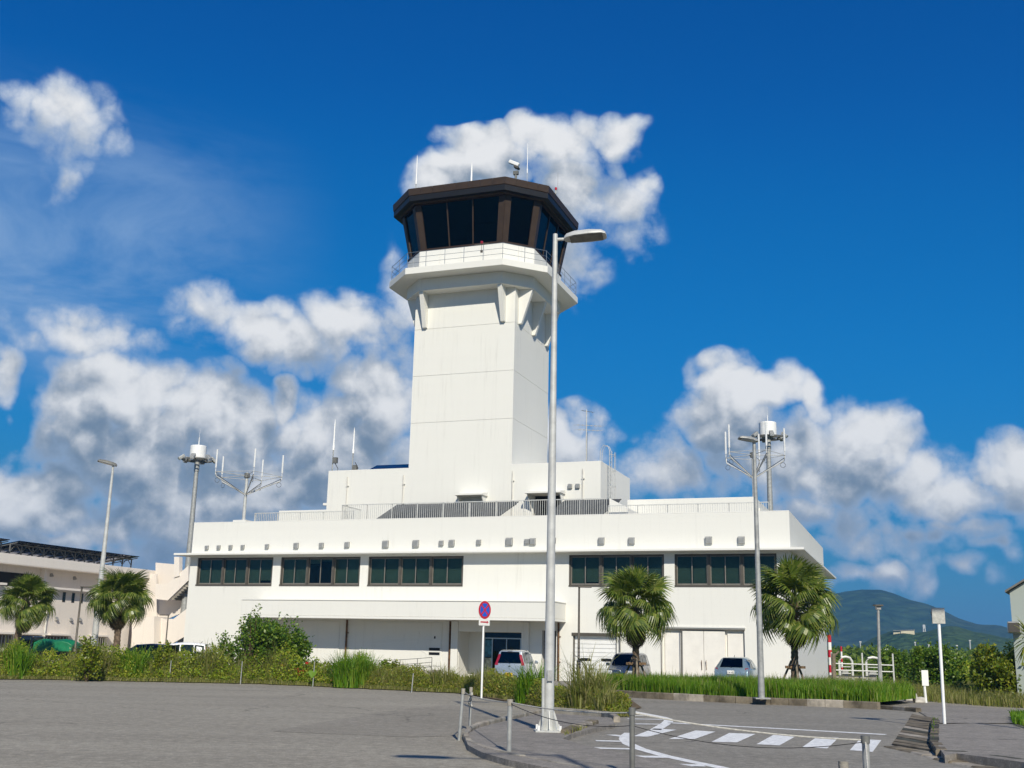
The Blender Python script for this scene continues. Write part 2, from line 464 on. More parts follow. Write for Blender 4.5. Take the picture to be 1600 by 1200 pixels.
# ------------------------------------------------------------------ mesh helpers
class MB:
    def __init__(self):
        self.v, self.f = [], []

    def add(self, vs, fs):
        o = len(self.v)
        self.v += [tuple(p) for p in vs]
        self.f += [tuple(i + o for i in f) for f in fs]
        return self

    def box(self, x0, x1, y0, y1, z0, z1):
        x0, x1, y0, y1, z0, z1 = min(x0, x1), max(x0, x1), min(y0, y1), max(y0, y1), min(z0, z1), max(z0, z1)
        return self.add([(x0, y0, z0), (x1, y0, z0), (x1, y1, z0), (x0, y1, z0), (x0, y0, z1), (x1, y0, z1), (x1, y1, z1), (x0, y1, z1)],
                        [(0, 3, 2, 1), (4, 5, 6, 7), (0, 1, 5, 4), (1, 2, 6, 5), (2, 3, 7, 6), (3, 0, 4, 7)])

    def hexa(self, p):
        """Eight corners: four of the bottom ring, four of the top ring."""
        return self.add(p, [(3, 2, 1, 0), (4, 5, 6, 7), (0, 1, 5, 4), (1, 2, 6, 5), (2, 3, 7, 6), (3, 0, 4, 7)])

    def prism(self, poly, z0, z1, inset=None):
        n = len(poly)
        top = inset or poly
        return self.add([(p[0], p[1], z0) for p in poly] + [(p[0], p[1], z1) for p in top],
                        [tuple(range(n - 1, -1, -1)), tuple(range(n, 2 * n))] + [(i, (i + 1) % n, n + (i + 1) % n, n + i) for i in range(n)])

    def rings(self, rings, cap=True):
        """Loft through closed rings that have equal point counts."""
        n = len(rings[0])
        vs = [p for r in rings for p in r]
        fs = [(k * n + i, k * n + (i + 1) % n, (k + 1) * n + (i + 1) % n, (k + 1) * n + i) for k in range(len(rings) - 1) for i in range(n)]
        if cap:
            fs += [tuple(range(n - 1, -1, -1)), tuple(range((len(rings) - 1) * n, len(rings) * n))]
        return self.add(vs, fs)

    def tube(self, path, r, n=8, cap=True):
        path = [Vector(p) for p in path]
        rs = r if isinstance(r, (list, tuple)) else [r] * len(path)
        rings = []
        for i, p in enumerate(path):
            d = (path[min(i + 1, len(path) - 1)] - path[max(i - 1, 0)]).normalized()
            a = Vector((0, 0, 1)) if abs(d.z) < .9 else Vector((1, 0, 0))
            u = d.cross(a).normalized()
            w = d.cross(u)
            rings.append([p + (u * math.cos(2 * math.pi * k / n) + w * math.sin(2 * math.pi * k / n)) * rs[i] for k in range(n)])
        return self.rings(rings, cap)

    def bar(self, a, b, w, h=None):
        """Square bar between two points."""
        a, b = Vector(a), Vector(b)
        h = h or w
        d = (b - a).normalized()
        s = d.cross(Vector((0, 0, 1))) if abs(d.z) < .95 else Vector((1, 0, 0))
        s.normalize()
        u = s.cross(d).normalized()
        ring = lambda p: [p - s * w / 2 - u * h / 2, p + s * w / 2 - u * h / 2, p + s * w / 2 + u * h / 2, p - s * w / 2 + u * h / 2]
        return self.rings([ring(a), ring(b)])

    def quad(self, a, b, c, d):
        return self.add([a, b, c, d], [(0, 1, 2, 3)])

    def mesh(self, name, mat, smooth=False):
        me = bpy.data.meshes.new(name)
        me.from_pydata(self.v, [], self.f)
        me.validate()
        if mat is not None:
            me.materials.append(mat)
        bm = bmesh.new()
        bm.from_mesh(me)
        bmesh.ops.recalc_face_normals(bm, faces=bm.faces)
        bm.to_mesh(me)
        bm.free()
        if smooth:
            me.shade_smooth()
            me.set_sharp_from_angle(angle=R(38))
        return me

    def build(self, name, mat, parent=None, smooth=False, bevel=0.0, **tags):
        o = link(name, self.mesh(name, mat, smooth), parent)
        if bevel:
            b = o.modifiers.new('bevel', 'BEVEL')
            b.width, b.segments, b.limit_method, b.angle_limit = bevel, 2, 'ANGLE', R(35)
        return tag(o, **tags)


def link(name, data, parent=None, loc=None):
    o = bpy.data.objects.new(name, data)
    COL.objects.link(o)
    if parent is not None:
        o.parent = parent
    if loc is not None:
        o.location = loc
    return o


def tag(o, label=None, cat=None, group=None, kind=None):
    for k, v in (('label', label), ('category', cat), ('group', group), ('kind', kind)):
        if v:
            o[k] = v
    return o


def thing(name, label, cat, loc=(0, 0, 0), rz=0.0, group=None):
    o = bpy.data.objects.new(name, None)
    o.empty_display_size = .3
    COL.objects.link(o)
    o.location = loc
    o.rotation_euler = (0, 0, rz)
    return tag(o, label, cat, group)


def copy_tree(o, parent=None):
    c = o.copy()
    COL.objects.link(c)
    c.parent = parent
    for ch in list(o.children):
        copy_tree(ch, c)
    return c


def np_mesh(name, V, Fq, mat, parent=None, **tags):
    """Big leaf or blade masses straight from arrays (faces all with the same corner count)."""
    me = bpy.data.meshes.new(name)
    nv, nf, k = len(V), len(Fq), Fq.shape[1]
    me.vertices.add(nv)
    me.vertices.foreach_set('co', np.ascontiguousarray(V, dtype=np.float32).ravel())
    me.loops.add(nf * k)
    me.loops.foreach_set('vertex_index', np.ascontiguousarray(Fq, dtype=np.int32).ravel())
    me.polygons.add(nf)
    me.polygons.foreach_set('loop_start', np.arange(0, nf * k, k, dtype=np.int32))
    me.update(calc_edges=True)
    me.materials.append(mat)
    return tag(link(name, me, parent), **tags)


def sheet(name, poly, mat, z=None, parent=None, **tags):
    me = bpy.data.meshes.new(name)
    me.from_pydata([(p[0], p[1], p[2] if z is None else z) for p in poly], [], [tuple(range(len(poly)))])
    me.materials.append(mat)
    bm = bmesh.new()
    bm.from_mesh(me)
    bmesh.ops.triangulate(bm, faces=bm.faces)
    for f in bm.faces:
        if f.normal.z < 0:
            f.normal_flip()
    bm.to_mesh(me)
    bm.free()
    return tag(link(name, me, parent), **tags)


def strip(name, pts, w, mat, z, parent=None, **tags):
    """Painted line of width w along ground points."""
    pts = [Vector((p[0], p[1], 0)) for p in pts]
    L, Rr = [], []
    for i, p in enumerate(pts):
        d = (pts[min(i + 1, len(pts) - 1)] - pts[max(i - 1, 0)]).normalized()
        n = Vector((-d.y, d.x, 0)) * w / 2
        L.append(p + n)
        Rr.append(p - n)
    m = MB()
    k = len(pts)
    m.add([(p.x, p.y, z) for p in L] + [(p.x, p.y, z) for p in Rr], [(i, i + 1, k + i + 1, k + i) for i in range(k - 1)])
    return m.build(name, mat, parent, **tags)


RNG = np.random.default_rng(7)
random.seed(7)


# ------------------------------------------------------------------ ground, roads, kerbs
def struct(o):
    return tag(o, kind='structure')


m = MB()
ring = [(math.cos(2 * math.pi * k / 48) * 2950, math.sin(2 * math.pi * k / 48) * 2950 + 1150, -.09) for k in range(48)]
m.add(ring, [tuple(range(48))])
m.build('ground', M['field'], kind='structure')
G = lambda pts, z=0.0: [gp(x, y, z) for x, y in pts]

sheet('parking_lot', [(-70, -30), (45, -30), (45, 30), (17, 46), (3.2, 46), (3.2, 48.5), (-70, 49.5)], M['lot'], 0.0, kind='structure')
sheet('forecourt', [(-70, 49.4), (2, 48.4), (20.5, 45.5), (24, 58), (26, 84), (-25, 100), (-70, 75)], M['road'], -.02, kind='structure')
sheet('asphalt_repair', G([(425, 1143), (520, 1126), (600, 1112), (700, 1101), (800, 1112), (742, 1136), (722, 1150), (640, 1152)]), M['patch'], .004, kind='structure')

road = sheet('road', G([(878, 1155), (894, 1147), (928, 1137), (961, 1131), (957, 1104), (952, 1086), (1060, 1092), (1160, 1097), (1372, 1106), (1428, 1112),
                        (1424, 1118), (1394, 1165), (1560, 1203), (1700, 1240), (1500, 1600), (1000, 1500), (1160, 1222), (1078, 1200), (1000, 1184), (920, 1168)]),
             M['road'], .006, kind='structure')
ZL = .011
for q in ([(990, 1151), (1012, 1152), (1057, 1141), (1022, 1139)], [(1045, 1155.5), (1085.5, 1155.5), (1118, 1144), (1087, 1142)],
          [(1111.7, 1160), (1152, 1160.7), (1180.7, 1147.6), (1139.5, 1146)], [(1182, 1163.7), (1218, 1165.6), (1244.5, 1150.6), (1208.5, 1149)],
          [(1254, 1168), (1292.5, 1170.5), (1310.5, 1153.6), (1276, 1152.5)], [(1327.7, 1173), (1363.7, 1175.7), (1377, 1157.4), (1343.5, 1155.5)]):
    sheet('crosswalk_stripe', G(q), M['line'], ZL, road)
strip('stop_line', G([(1046, 1130), (1215, 1139), (1384, 1148.5)]), .30, M['line'], ZL, road)
strip('edge_line', G([(957, 1107), (990, 1112.5), (1014, 1117), (1034, 1121), (1043, 1124), (1045, 1127), (1040, 1131.5), (1031, 1137), (1024, 1141)]), .24, M['line'], ZL, road)
strip('edge_line', G([(984, 1146), (977, 1151), (976, 1156), (982, 1163), (1000, 1171), (1039, 1182), (1080, 1191), (1120, 1199), (1200, 1218)]), .22, M['line'], ZL, road)
for a, b, wd in (((961, 1112.5), (990, 1113.5), .14), ((972, 1118.6), (1024, 1119.5), .14), ((981, 1124), (1040, 1125), .14), ((993, 1132), (1034, 1132.5), .14),
                 ((954, 1149), (976, 1152), .12), ((931, 1158.5), (978, 1159.5), .14), ((929, 1170), (990, 1171.5), .15), ((968, 1183), (1040, 1184), .17),
                 ((1055, 1196.5), (1100, 1197.5), .17)):
    strip('hatch_line', G([a, b]), wd * 1.9, M['line'], ZL + .003, road)

# lamp island: raised footway between the lot and the road
isl = [(847, 1113.5), (900, 1117), (956, 1121.5), (961, 1131), (926, 1138), (893, 1147), (879, 1154), (920, 1166), (1000, 1182), (1080, 1197), (1160, 1216), (1230, 1240),
       (1100, 1262), (1000, 1228), (900, 1207), (840, 1196.5), (790, 1186), (752, 1175), (731, 1164), (727, 1154), (733, 1145), (748, 1137), (770, 1131), (806, 1123)]
MB().prism([(p.x, p.y) for p in G(isl, .09)], -.05, .09).build('footway', M['pave'], kind='structure')
edge = [(847, 1113.5), (806, 1123), (770, 1131), (748, 1137), (733, 1145), (727, 1154), (731, 1164), (752, 1175), (790, 1186), (840, 1196.5), (900, 1207), (1000, 1228)]


def kerb_run(root, pts, h, w, length, mats, z0=-.05, jit=.008):
    """Separate kerb stones along a line of ground points."""
    pts = [Vector((p[0], p[1])) for p in pts]
    segs = [(pts[i], pts[i + 1]) for i in range(len(pts) - 1)]
    tot = sum((b - a).length for a, b in segs)
    n = max(1, round(tot / length))

    def pos(s):
        for a, b in segs:
            l = (b - a).length
            if s <= l + 1e-6:
                return a.lerp(b, s / l)
            s -= l
        return segs[-1][1]
    for k in range(n):
        a, b = pos(tot * k / n), pos(tot * (k + 1) / n)
        d = (b - a).normalized()
        a, b = a + d * .008, b - d * .008
        nn = Vector((-d.y, d.x)) * w / 2
        off = nn * random.uniform(-.06, .06)
        hh = h + random.uniform(-jit, jit)
        bv_ = nn * .82
        mb = MB()
        mb.rings([[(*(p - nn + off), z0), (*(p + nn + off), z0), (*(p + nn + off), hh - .025), (*(p + bv_ + off), hh), (*(p - bv_ + off), hh), (*(p - nn + off), hh - .025)] for p in (a, b)])
        mb.build('kerb_stone', random.choice(mats), root)


kroot = struct(thing('kerb', None, None))
kerb_run(kroot, G(edge), .10, .11, .75, [M['conc'], M['kerb_lt']])
kroot = struct(thing('kerb', None, None))
kerb_run(kroot, G([(884, 1154), (897, 1147), (928, 1137)]), .17, .2, .62, [M['kerb'], M['kerb_lt']])
kroot = struct(thing('kerb', None, None))
kerb_run(kroot, G([(964, 1129), (955, 1121.5), (900, 1116.5), (850, 1113)]), .14, .16, .7, [M['kerb_lt'], M['conc']])
kroot = struct(thing('kerb', None, None))
kerb_run(kroot, G([(946, 1087), (1000, 1091), (1060, 1094.5), (1160, 1099.5), (1260, 1103.5), (1340, 1107), (1374, 1109)]), .24, .18, .62, [M['kerb'], M['kerb'], M['kerb'], M['kerb_lt']])
kerb_run(kroot, G([(1378, 1108), (1404, 1110), (1436, 1113)]), .13, .2, .62, [M['kerb'], M['kerb_lt']])

# bed soils
sheet('planting_bed', [(-40, 47.0)] + [(p.x, p.y + .15) for p in G([(0, 1062), (100, 1063), (200, 1065), (300, 1067), (400, 1069), (500, 1073), (640, 1080), (720, 1084), (850, 1108), (955, 1120)])]
      + [(4.1, 34.5), (4.6, 44), (5, 49), (-8, 50.5), (-40, 50.5)], M['soil'], .03, kind='structure')
sheet('grass_island', [(p.x, p.y + .05) for p in G([(946, 1086), (1060, 1093), (1160, 1098), (1260, 1102), (1374, 1107)])] + [(15.6, 44.5), (14.5, 49.0), (3.5, 50)], M['soil'], .2, kind='structure')

# right-hand corner: footway, stained gutter slabs, path
pav = [(1467, 1131.5), (1520, 1130), (1581, 1132), (1640, 1160), (1900, 1290), (1760, 1228), (1600, 1191), (1525, 1181), (1494, 1177), (1476, 1180), (1466, 1166)]
sheet('path', G([(1374, 1108), (1436, 1113), (1466, 1131), (1585, 1131), (1700, 1150), (1900, 1230), (1900, 1120), (1560, 1108), (1480, 1101), (1448, 1099), (1432, 1080), (1378, 1076)]), M['pave'], .02, kind='structure')
MB().prism([(p.x, p.y) for p in G(pav, .13)], -.05, .13).build('footway', M['pave'], kind='structure')
kroot = struct(thing('kerb', None, None))
kerb_run(kroot, G([(1462, 1132), (1461, 1168), (1473, 1184)]), .13, .2, .6, [M['kerb_dk'], M['kerb']])
kerb_run(kroot, G([(1477, 1186), (1496, 1184.5), (1525, 1189), (1600, 1200), (1770, 1240)]), .13, .2, .62, [M['kerb_dk'], M['kerb_dk'], M['kerb']])
gut = struct(thing('gutter', None, None))
n = 13
for k in range(n):
    f0, f1 = (k + .06) / n, (k + .94) / n
    lp = lambda f: (gp(1425 - 31 * f ** 1.1, 1117 + 48 * f), gp(1466 - 12 * f, 1124.5 + 50 * f))
    (a, b), (c, d) = lp(f0), lp(f1)
    MB().prism([(a.x, a.y), (b.x, b.y), (d.x, d.y), (c.x, c.y)], -.04, .035 + random.uniform(-.008, .008)).build(
        'gutter_slab', random.choice([M['kerb_dk'], M['kerb'], M['kerb'], M['kerb_lt']]), gut)
kerb_run(gut, G([(1394, 1168), (1440, 1178), (1478, 1189), (1560, 1205), (1700, 1238)]), .03, .34, .6, [M['kerb_lt'], M['conc'], M['kerb']])

# ------------------------------------------------------------------ mountain, hill
def ridge(name, prof, dist, depth, mat, seed, rough, nx=150, ny=36):
    """A ridge whose crest follows the skyline; its flanks fall away to both sides with spurs and gullies."""
    rng = np.random.default_rng(seed)
    xs = np.linspace(prof[0][0], prof[-1][0], nx)
    ys = np.interp(xs, [p[0] for p in prof], [p[1] for p in prof])
    V = np.zeros((nx, ny, 3))
    ph = rng.uniform(0, 6.28, 12)
    for i, (x, y) in enumerate(zip(xs, ys)):
        top = at(x, y, dist)
        for j in range(ny):
            s = j / (ny - 1) * 2 - 1.0
            sh = math.cos(min(1, abs(s)) * math.pi / 2) ** 1.9
            yy = dist + s * depth * .5
            X = top.x * yy / dist
            spur = sum(math.sin(X / dist * (9 + 7 * k) * 2.2 + ph[k] + s * (1.5 + .6 * k)) / (1.6 + k) for k in range(6))
            z = max(top.z, 0) * sh + rough * spur * sh * (1 - sh) * 2.6 - 4 * (1 - sh)
            V[i, j] = (X, yy + rough * .8 * spur * (1 - abs(s)) * abs(s), z)
    idx = np.arange(nx * ny).reshape(nx, ny)
    Fq = np.stack([idx[:-1, :-1], idx[1:, :-1], idx[1:, 1:], idx[:-1, 1:]], -1).reshape(-1, 4)
    o = np_mesh(name, V.reshape(-1, 3), Fq, mat, kind='structure')
    o.data.shade_smooth()
    return o


ridge('mountain', [(700, 1030), (900, 1012), (1040, 985), (1150, 955), (1230, 938), (1290, 931), (1320, 925), (1345, 922), (1378, 923), (1398, 929), (1420, 938), (1450, 945),
                   (1478, 957), (1500, 968), (1530, 977), (1560, 977), (1580, 983), (1650, 990), (1760, 1003), (1900, 1020), (2100, 1044)], 2000, 1200, M['mount'], 3, 22)
ridge('hill', [(1285, 1030), (1318, 1019), (1345, 1007), (1370, 995), (1392, 987), (1412, 985), (1432, 989), (1452, 986), (1480, 978), (1496, 979), (1520, 987), (1545, 991), (1575, 998), (1640, 1004), (1760, 1020), (1850, 1042)],
      900, 420, M['forest'], 11, 6)

# ------------------------------------------------------------------ main building
PHI, OX, OY = 0.3516, 15.182, 60.0
BC, BS = math.cos(PHI), math.sin(PHI)


def bv(px, py, v=0.0):
    """Photo point -> (u, z) on the plane v of the building's own frame."""
    r = ray(px, py)
    t = (v + OX * BS + OY * BC) / (r.x * BS + r.y * BC)
    return ((r.x * t - OX) * BC - (r.y * t - OY) * BS, r.z * t + EYE)


def bw(u, v, z):
    return Vector((OX + u * BC + v * BS, OY - u * BS + v * BC, z))


def holes_wall(mb, u0, u1, z0, z1, holes, v, depth, rev=True):
    """A wall face with real openings and reveals."""
    us = sorted({u0, u1, *[h[0] for h in holes], *[h[1] for h in holes]})
    zs = sorted({z0, z1, *[h[2] for h in holes], *[h[3] for h in holes]})
    us = [u for u in us if u0 <= u <= u1]
    zs = [z for z in zs if z0 <= z <= z1]
    for a, b in zip(us, us[1:]):
        for c, d in zip(zs, zs[1:]):
            mu, mz = (a + b) / 2, (c + d) / 2
            if any(h[0] < mu < h[1] and h[2] < mz < h[3] for h in holes):
                continue
            mb.quad((a, v, c), (b, v, c), (b, v, d), (a, v, d))
    for (a, b, c, d, *dp) in holes:
        e = v + (dp[0] if dp else depth)
        mb.quad((a, v, c), (a, e, c), (a, e, d), (a, v, d))
        mb.quad((b, v, c), (b, e, c), (b, e, d), (b, v, d))
        mb.quad((a, v, d), (b, v, d), (b, e, d), (a, e, d))
        if c > z0:
            mb.quad((a, v, c), (b, v, c), (b, e, c), (a, e, c))


bld = thing('office_building', 'long white two-storey office block with bronze windows below the control tower', 'building', (OX, OY, 0), -PHI)
W, DP = 38.24, 22.2
WIN = [(-37.7, -32.03), (-31.47, -25.84), (-25.29, -18.99), (-12.44, -6.9), (-6.31, -.74)]
ZS, ZH = 5.22, 7.02
ENT, GAR, DBL, SIDE = (-19.1, -15.2, 0, 2.62, 1.6), (-12.17, -9.62, 0, 2.5, .25), (-7.05, -2.56, 0, 2.92, .3), (-14.0, -13.15, 0, 2.75, .5)
mb = MB()
holes_wall(mb, -W, 0, 0, 7.14, [(a, b, ZS, ZH) for a, b in WIN] + [ENT, GAR, DBL, SIDE], 0, .32)
mb.quad((0, 0, 0), (0, DP, 0), (0, DP, 7.14), (0, 0, 7.14))
mb.quad((-W, DP, 0), (-W, 0, 0), (-W, 0, 7.14), (-W, DP, 7.14))
mb.quad((0, DP, 0), (-W, DP, 0), (-W, DP, 7.14), (0, DP, 7.14))
mb.build('wall', M['white'], bld)
mb = MB()
mb.box(-W - .79, .79, -.79, DP + .79, 7.14, 7.27)
mb.build('eave_slab', M['trim'], bld, bevel=.015)
mb = MB()
Z0, Z1, TH = 7.27, 9.28, .22
mb.box(-W, 0, 0, TH, Z0, Z1).box(-W, 0, DP - TH, DP, Z0, Z1).box(-TH, 0, TH, DP - TH, Z0, Z1).box(-W, -W + TH, TH, DP - TH, Z0, Z1)
mb.build('parapet', M['white'], bld, bevel=.02)
mb = MB()
mb.box(-W + .004, -.004, .004, TH - .004, Z1 + .003, Z1 + .05).box(-TH + .004, -.004, TH, DP, Z1 + .003, Z1 + .05)
mb.build('coping', M['trim'], bld)
MB().box(-W + .1, -.1, .1, DP - .1, 8.0, 8.35).build('roof', M['conc'], bld)

for wi, (a, b) in enumerate(WIN):
    v0 = .10
    fr = MB()
    fr.box(a, b, v0 - .13, .30, ZS, ZS + .10).box(a, b, v0 - .04, .28, ZH - .08, ZH)
    fr.box(a, a + .09, v0 - .04, .28, ZS + .10, ZH - .08).box(b - .09, b, v0 - .04, .28, ZS + .10, ZH - .08)
    pw = (b - a - .18) / 3
    for k in (1, 2):
        x = a + .09 + pw * k
        fr.box(x - .07, x + .07, v0 - .03, .28, ZS + .10, ZH - .08)
    win = fr.build('window', M['frame_dk'], bld)
    for k in range(3):
        x0, x1 = a + .09 + pw * k + (.07 if k else 0), a + .09 + pw * (k + 1) - (.07 if k < 2 else 0)
        mid = (x0 + x1) / 2
        for s, (p, q, vv) in enumerate(((x0, mid + .03, .17), (mid - .03, x1, .125))):
            z0, z1 = ZS + .11, ZH - .085
            sa = MB()
            sa.box(p, q, vv, vv + .035, z0, z0 + .085).box(p, q, vv, vv + .035, z1 - .06, z1)
            sa.box(p, p + .055, vv, vv + .035, z0 + .085, z1 - .06).box(q - .055, q, vv, vv + .035, z0 + .085, z1 - .06)
            sa.build('sash', M['frame'], win)
            MB().box(p + .055, q - .055, vv + .014, vv + .020, z0 + .085, z1 - .06).build('pane', M['glass'], win)
    for k in range(6):
        drop = {(1, 2): .72, (1, 3): .80, (0, 5): .15, (3, 1): .1}.get((wi, k), 0.0)
        x0 = a + .09 + pw * k / 2
        MB().box(x0 + .01, x0 + pw / 2 - .01, .275, .285, ZS + .1 + (ZH - ZS) * drop, ZH - .05).build('blind', M['blind'], win)
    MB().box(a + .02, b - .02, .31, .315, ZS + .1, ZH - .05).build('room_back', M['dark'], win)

# vent hoods on the parapet
for (x, y, s) in ((324, 855.5, .24), (342.5, 855, .24), (361, 854.7, .24), (380, 854.5, .24), (418, 853.5, .25), (463.5, 852.5, .33), (503, 852, .30), (543, 851, .32),
                  (603, 850, .40), (650.3, 849.3, .40), (690, 848.5, .28), (706.4, 848.2, .35), (748.6, 847, .28), (796.2, 846, .42), (823.8, 846, .28), (832.8, 846, .36),
                  (865, 844.5, .3), (940, 845, .36), (987, 845, .36), (1107.5, 844, .38), (1158.6, 844, .38)):
    u, z = bv(x, y)
    h = s * 1.08 / 2
    hd = MB()
    hd.rings([[(u - s / 2, -.002, z - h), (u + s / 2, -.002, z - h), (u + s / 2, -.002, z + h), (u - s / 2, -.002, z + h)],
              [(u - s / 2, -.13, z - h), (u + s / 2, -.13, z - h), (u + s / 2, -.13, z + h * .75), (u - s / 2, -.13, z + h * .75)],
              [(u - s * .38, -.16, z - h * .9), (u + s * .38, -.16, z - h * .9), (u + s * .38, -.16, z + h * .5), (u - s * .38, -.16, z + h * .5)]])
    hd.build('vent_hood', M['vent'], bld)

# entrance canopy
CU0, CU1, CV = -32.75, -12.6, -2.1
mb = MB()
mb.box(CU0, CU1, CV, -.002, 3.36, 4.26)
mb.build('canopy', M['white'], bld, bevel=.03)
mb = MB()
mb.box(CU0 - .02, CU1 + .02, CV - .03, -.004, 3.23, 3.357)
lip = mb.build('canopy_edge', M['trim'], bld)
MB().box(CU0 - .03, CU1 + .03, CV - .04, -.003, 4.262, 4.31).build('canopy_cap', M['trim'], bld)
for u in (-26.46, -19.64, -12.97):
    mb = MB()
    mb.tube([(u, -.10, 0), (u - .02, -.10, 3.2)], .06, 8)
    mb.box(u - .1, u + .1, -.06, -.001, 1.0, 1.05).box(u - .1, u + .1, -.06, -.001, 2.4, 2.45)
    mb.build('downpipe', M['rust'], bld, True)
# shallow wall panels and name plates under the canopy
for a, b, z0, z1 in ((-25.6, -20.2, .62, 3.1), (-31.5, -27.0, .62, 3.1)):
    MB().box(a, b, -.035, -.001, z0, z1).build('wall_panel', M['white'], bld, bevel=.012)
for z in (1.50, 1.25):
    MB().box(-20.98, -20.3, -.06, -.037, z, z + .15).build('name_plate', M['black'], bld)
MB().box(-20.68, -20.60, -.07, -.037, 2.18, 2.32).build('door_bell', M['black'], bld)
for k, (p, q) in enumerate((((573, 1003.5), (592, 1000.5)), ((575, 1005.5), (592, 1006)), ((592, 1000), (613, 997.5)), ((592, 1006), (612, 1005)), ((613, 997.5), (655, 995.5)),
                            ((613, 1004), (653, 1002)), ((657, 995.5), (674, 998)), ((657, 999), (672, 1001.5)), ((650, 1010), (668, 1022)), ((655, 986), (657, 996)))):
    (ua, za), (ub, zb) = bv(*p), bv(*q)
    MB().bar((ua, -.042, za), (ub, -.042, zb), .012, .05).build('crack_filler', M['trim'], bld)
# ramp with rail in front of the panels
mb = MB()
mb.add([(-25.2, -1.9, 0), (-19.9, -1.9, 0), (-19.9, -1.9, .42), (-25.2, -1.9, .05), (-25.2, -.6, 0), (-19.9, -.6, 0), (-19.9, -.6, .42), (-25.2, -.6, .05)],
       [(0, 1, 2, 3), (5, 4, 7, 6), (3, 2, 6, 7), (1, 5, 6, 2), (4, 0, 3, 7)])
mb.build('ramp', M['conc'], bld)
mb = MB()
pts = [(-24.4, .06), (-23.2, .14), (-22.0, .22), (-20.9, .31), (-20.0, .40)]
for u, z in pts:
    mb.tube([(u, -1.8, z), (u, -1.8, z + .72)], .02, 6)
for h in (.72, .45, .2):
    mb.tube([(u, -1.8, z + h) for u, z in pts], .018, 6)
mb.build('ramp_rail', M['galv_dk'], bld)
# entrance: recess, glazed doors, posters, side piers
E0, E1, EZ, ED = ENT[0], ENT[1], ENT[3], 1.6
mb = MB()
mb.box(E0 + .001, E0 + 1.0, ED - .10, ED, 0, EZ)
mb.build('entrance_wall', M['white'], bld)
MB().box(E1 - .4, E1 - .001, ED - .10, ED, 0, EZ).build('entrance_wall', M['white'], bld)
MB().box(E0, E1, -.001, ED + 1.5, -.015, .02).build('entrance_step', M['conc'], bld)
mb = MB()
DX = [(-18.08, -17.62), (-17.58, -16.72), (-16.68, -15.84), (-15.8, -15.62)]
ent = MB()
ent.box(-18.10, -15.6, ED - .08, ED, 2.25, 2.32)
for x in (-18.10, -17.60, -16.70, -15.82, -15.62):
    ent.box(x - .03, x + .03, ED - .08, ED, .02, 2.25)
ent.box(-18.1, -15.6, ED - .08, ED, .02, .12)
dr = ent.build('entrance_door', M['alu'], bld)
for (a, b) in DX[1:3]:
    MB().box(a + .05, b - .03, ED - .05, ED - .04, .12, 2.25).build('pane', M['doorglass'], dr)
    MB().tube([(b - .12 if a < -17 else a + .12, ED - .12, .9), (b - .12 if a < -17 else a + .12, ED - .12, 1.3)], .018, 6).build('handle', M['chrome'], dr)
MB().box(-18.1, -15.6, ED - .05, ED - .04, 2.33, EZ - .01).build('transom_pane', M['doorglass'], dr)
for (a, b, mtop, mbot) in ((-18.06, -17.64, 'poster_b', 'poster_y'), (-15.79, -15.64, 'poster_b', 'poster_b')):
    MB().box(a, b, ED - .06, ED - .05, 1.2, 2.2).build('poster', M[mtop], bld)
    MB().box(a, b, ED - .06, ED - .05, .15, 1.15).build('poster', M[mbot], bld)
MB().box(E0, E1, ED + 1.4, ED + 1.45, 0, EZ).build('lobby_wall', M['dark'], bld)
for a, b in ((-19.55, -19.12), (-15.18, -14.75)):
    MB().box(a, b, -.20, -.002, 0, 3.2).build('pier', M['white'], bld, bevel=.015)
MB().box(-19.11, -15.19, -.16, -.003, 2.63, 3.22).build('entrance_lintel', M['white'], bld)
mb = MB()
mb.box(SIDE[0], SIDE[1], .40, .46, 0, 2.75)
sdn = mb.build('side_door', M['frame_dk'], bld)
MB().box(SIDE[1] - .16, SIDE[1] - .12, .36, .40, 1.0, 1.1).build('handle', M['chrome'], sdn)
# roller garage door
a, b, _, zt, _ = GAR
gd = MB().box(a, b, .22, .25, 0, zt).build('garage_door', M['garage'], bld)
ns = 11
for k in range(ns):
    z0, z1 = zt * k / ns, zt * (k + 1) / ns
    MB().box(a + .07, b - .07, .185, .221, z0 + .012, z1 - .012).build('slat', M['garage'], gd, bevel=.008)
for u in (-11.48, -10.25):
    w_ = MB()
    w_.prism([(u + .31 * math.copysign(abs(math.cos(q)) ** .45, math.cos(q)), 1.2 + .085 * math.copysign(abs(math.sin(q)) ** .6, math.sin(q))) for q in [2 * math.pi * i / 20 for i in range(20)]], .172, .186)
    w_.v = [(p[0], p[2], p[1]) for p in w_.v]
    w_.build('window_slot', M['black'], gd)
MB().box(a - .05, b + .3, -.05, -.002, zt + .003, zt + .16).build('door_head', M['frame_dk'], bld)
mb = MB()
mb.box(a - .02, a + .06, .10, .2, 0, zt).box(b - .06, b + .02, .10, .2, 0, zt)
mb.build('door_track', M['frame_dk'], bld)
MB().tube([(b + .20, -.07, 0), (b + .20, -.07, zt)], .045, 8).build('downpipe', M['galv_dk'], bld, True)
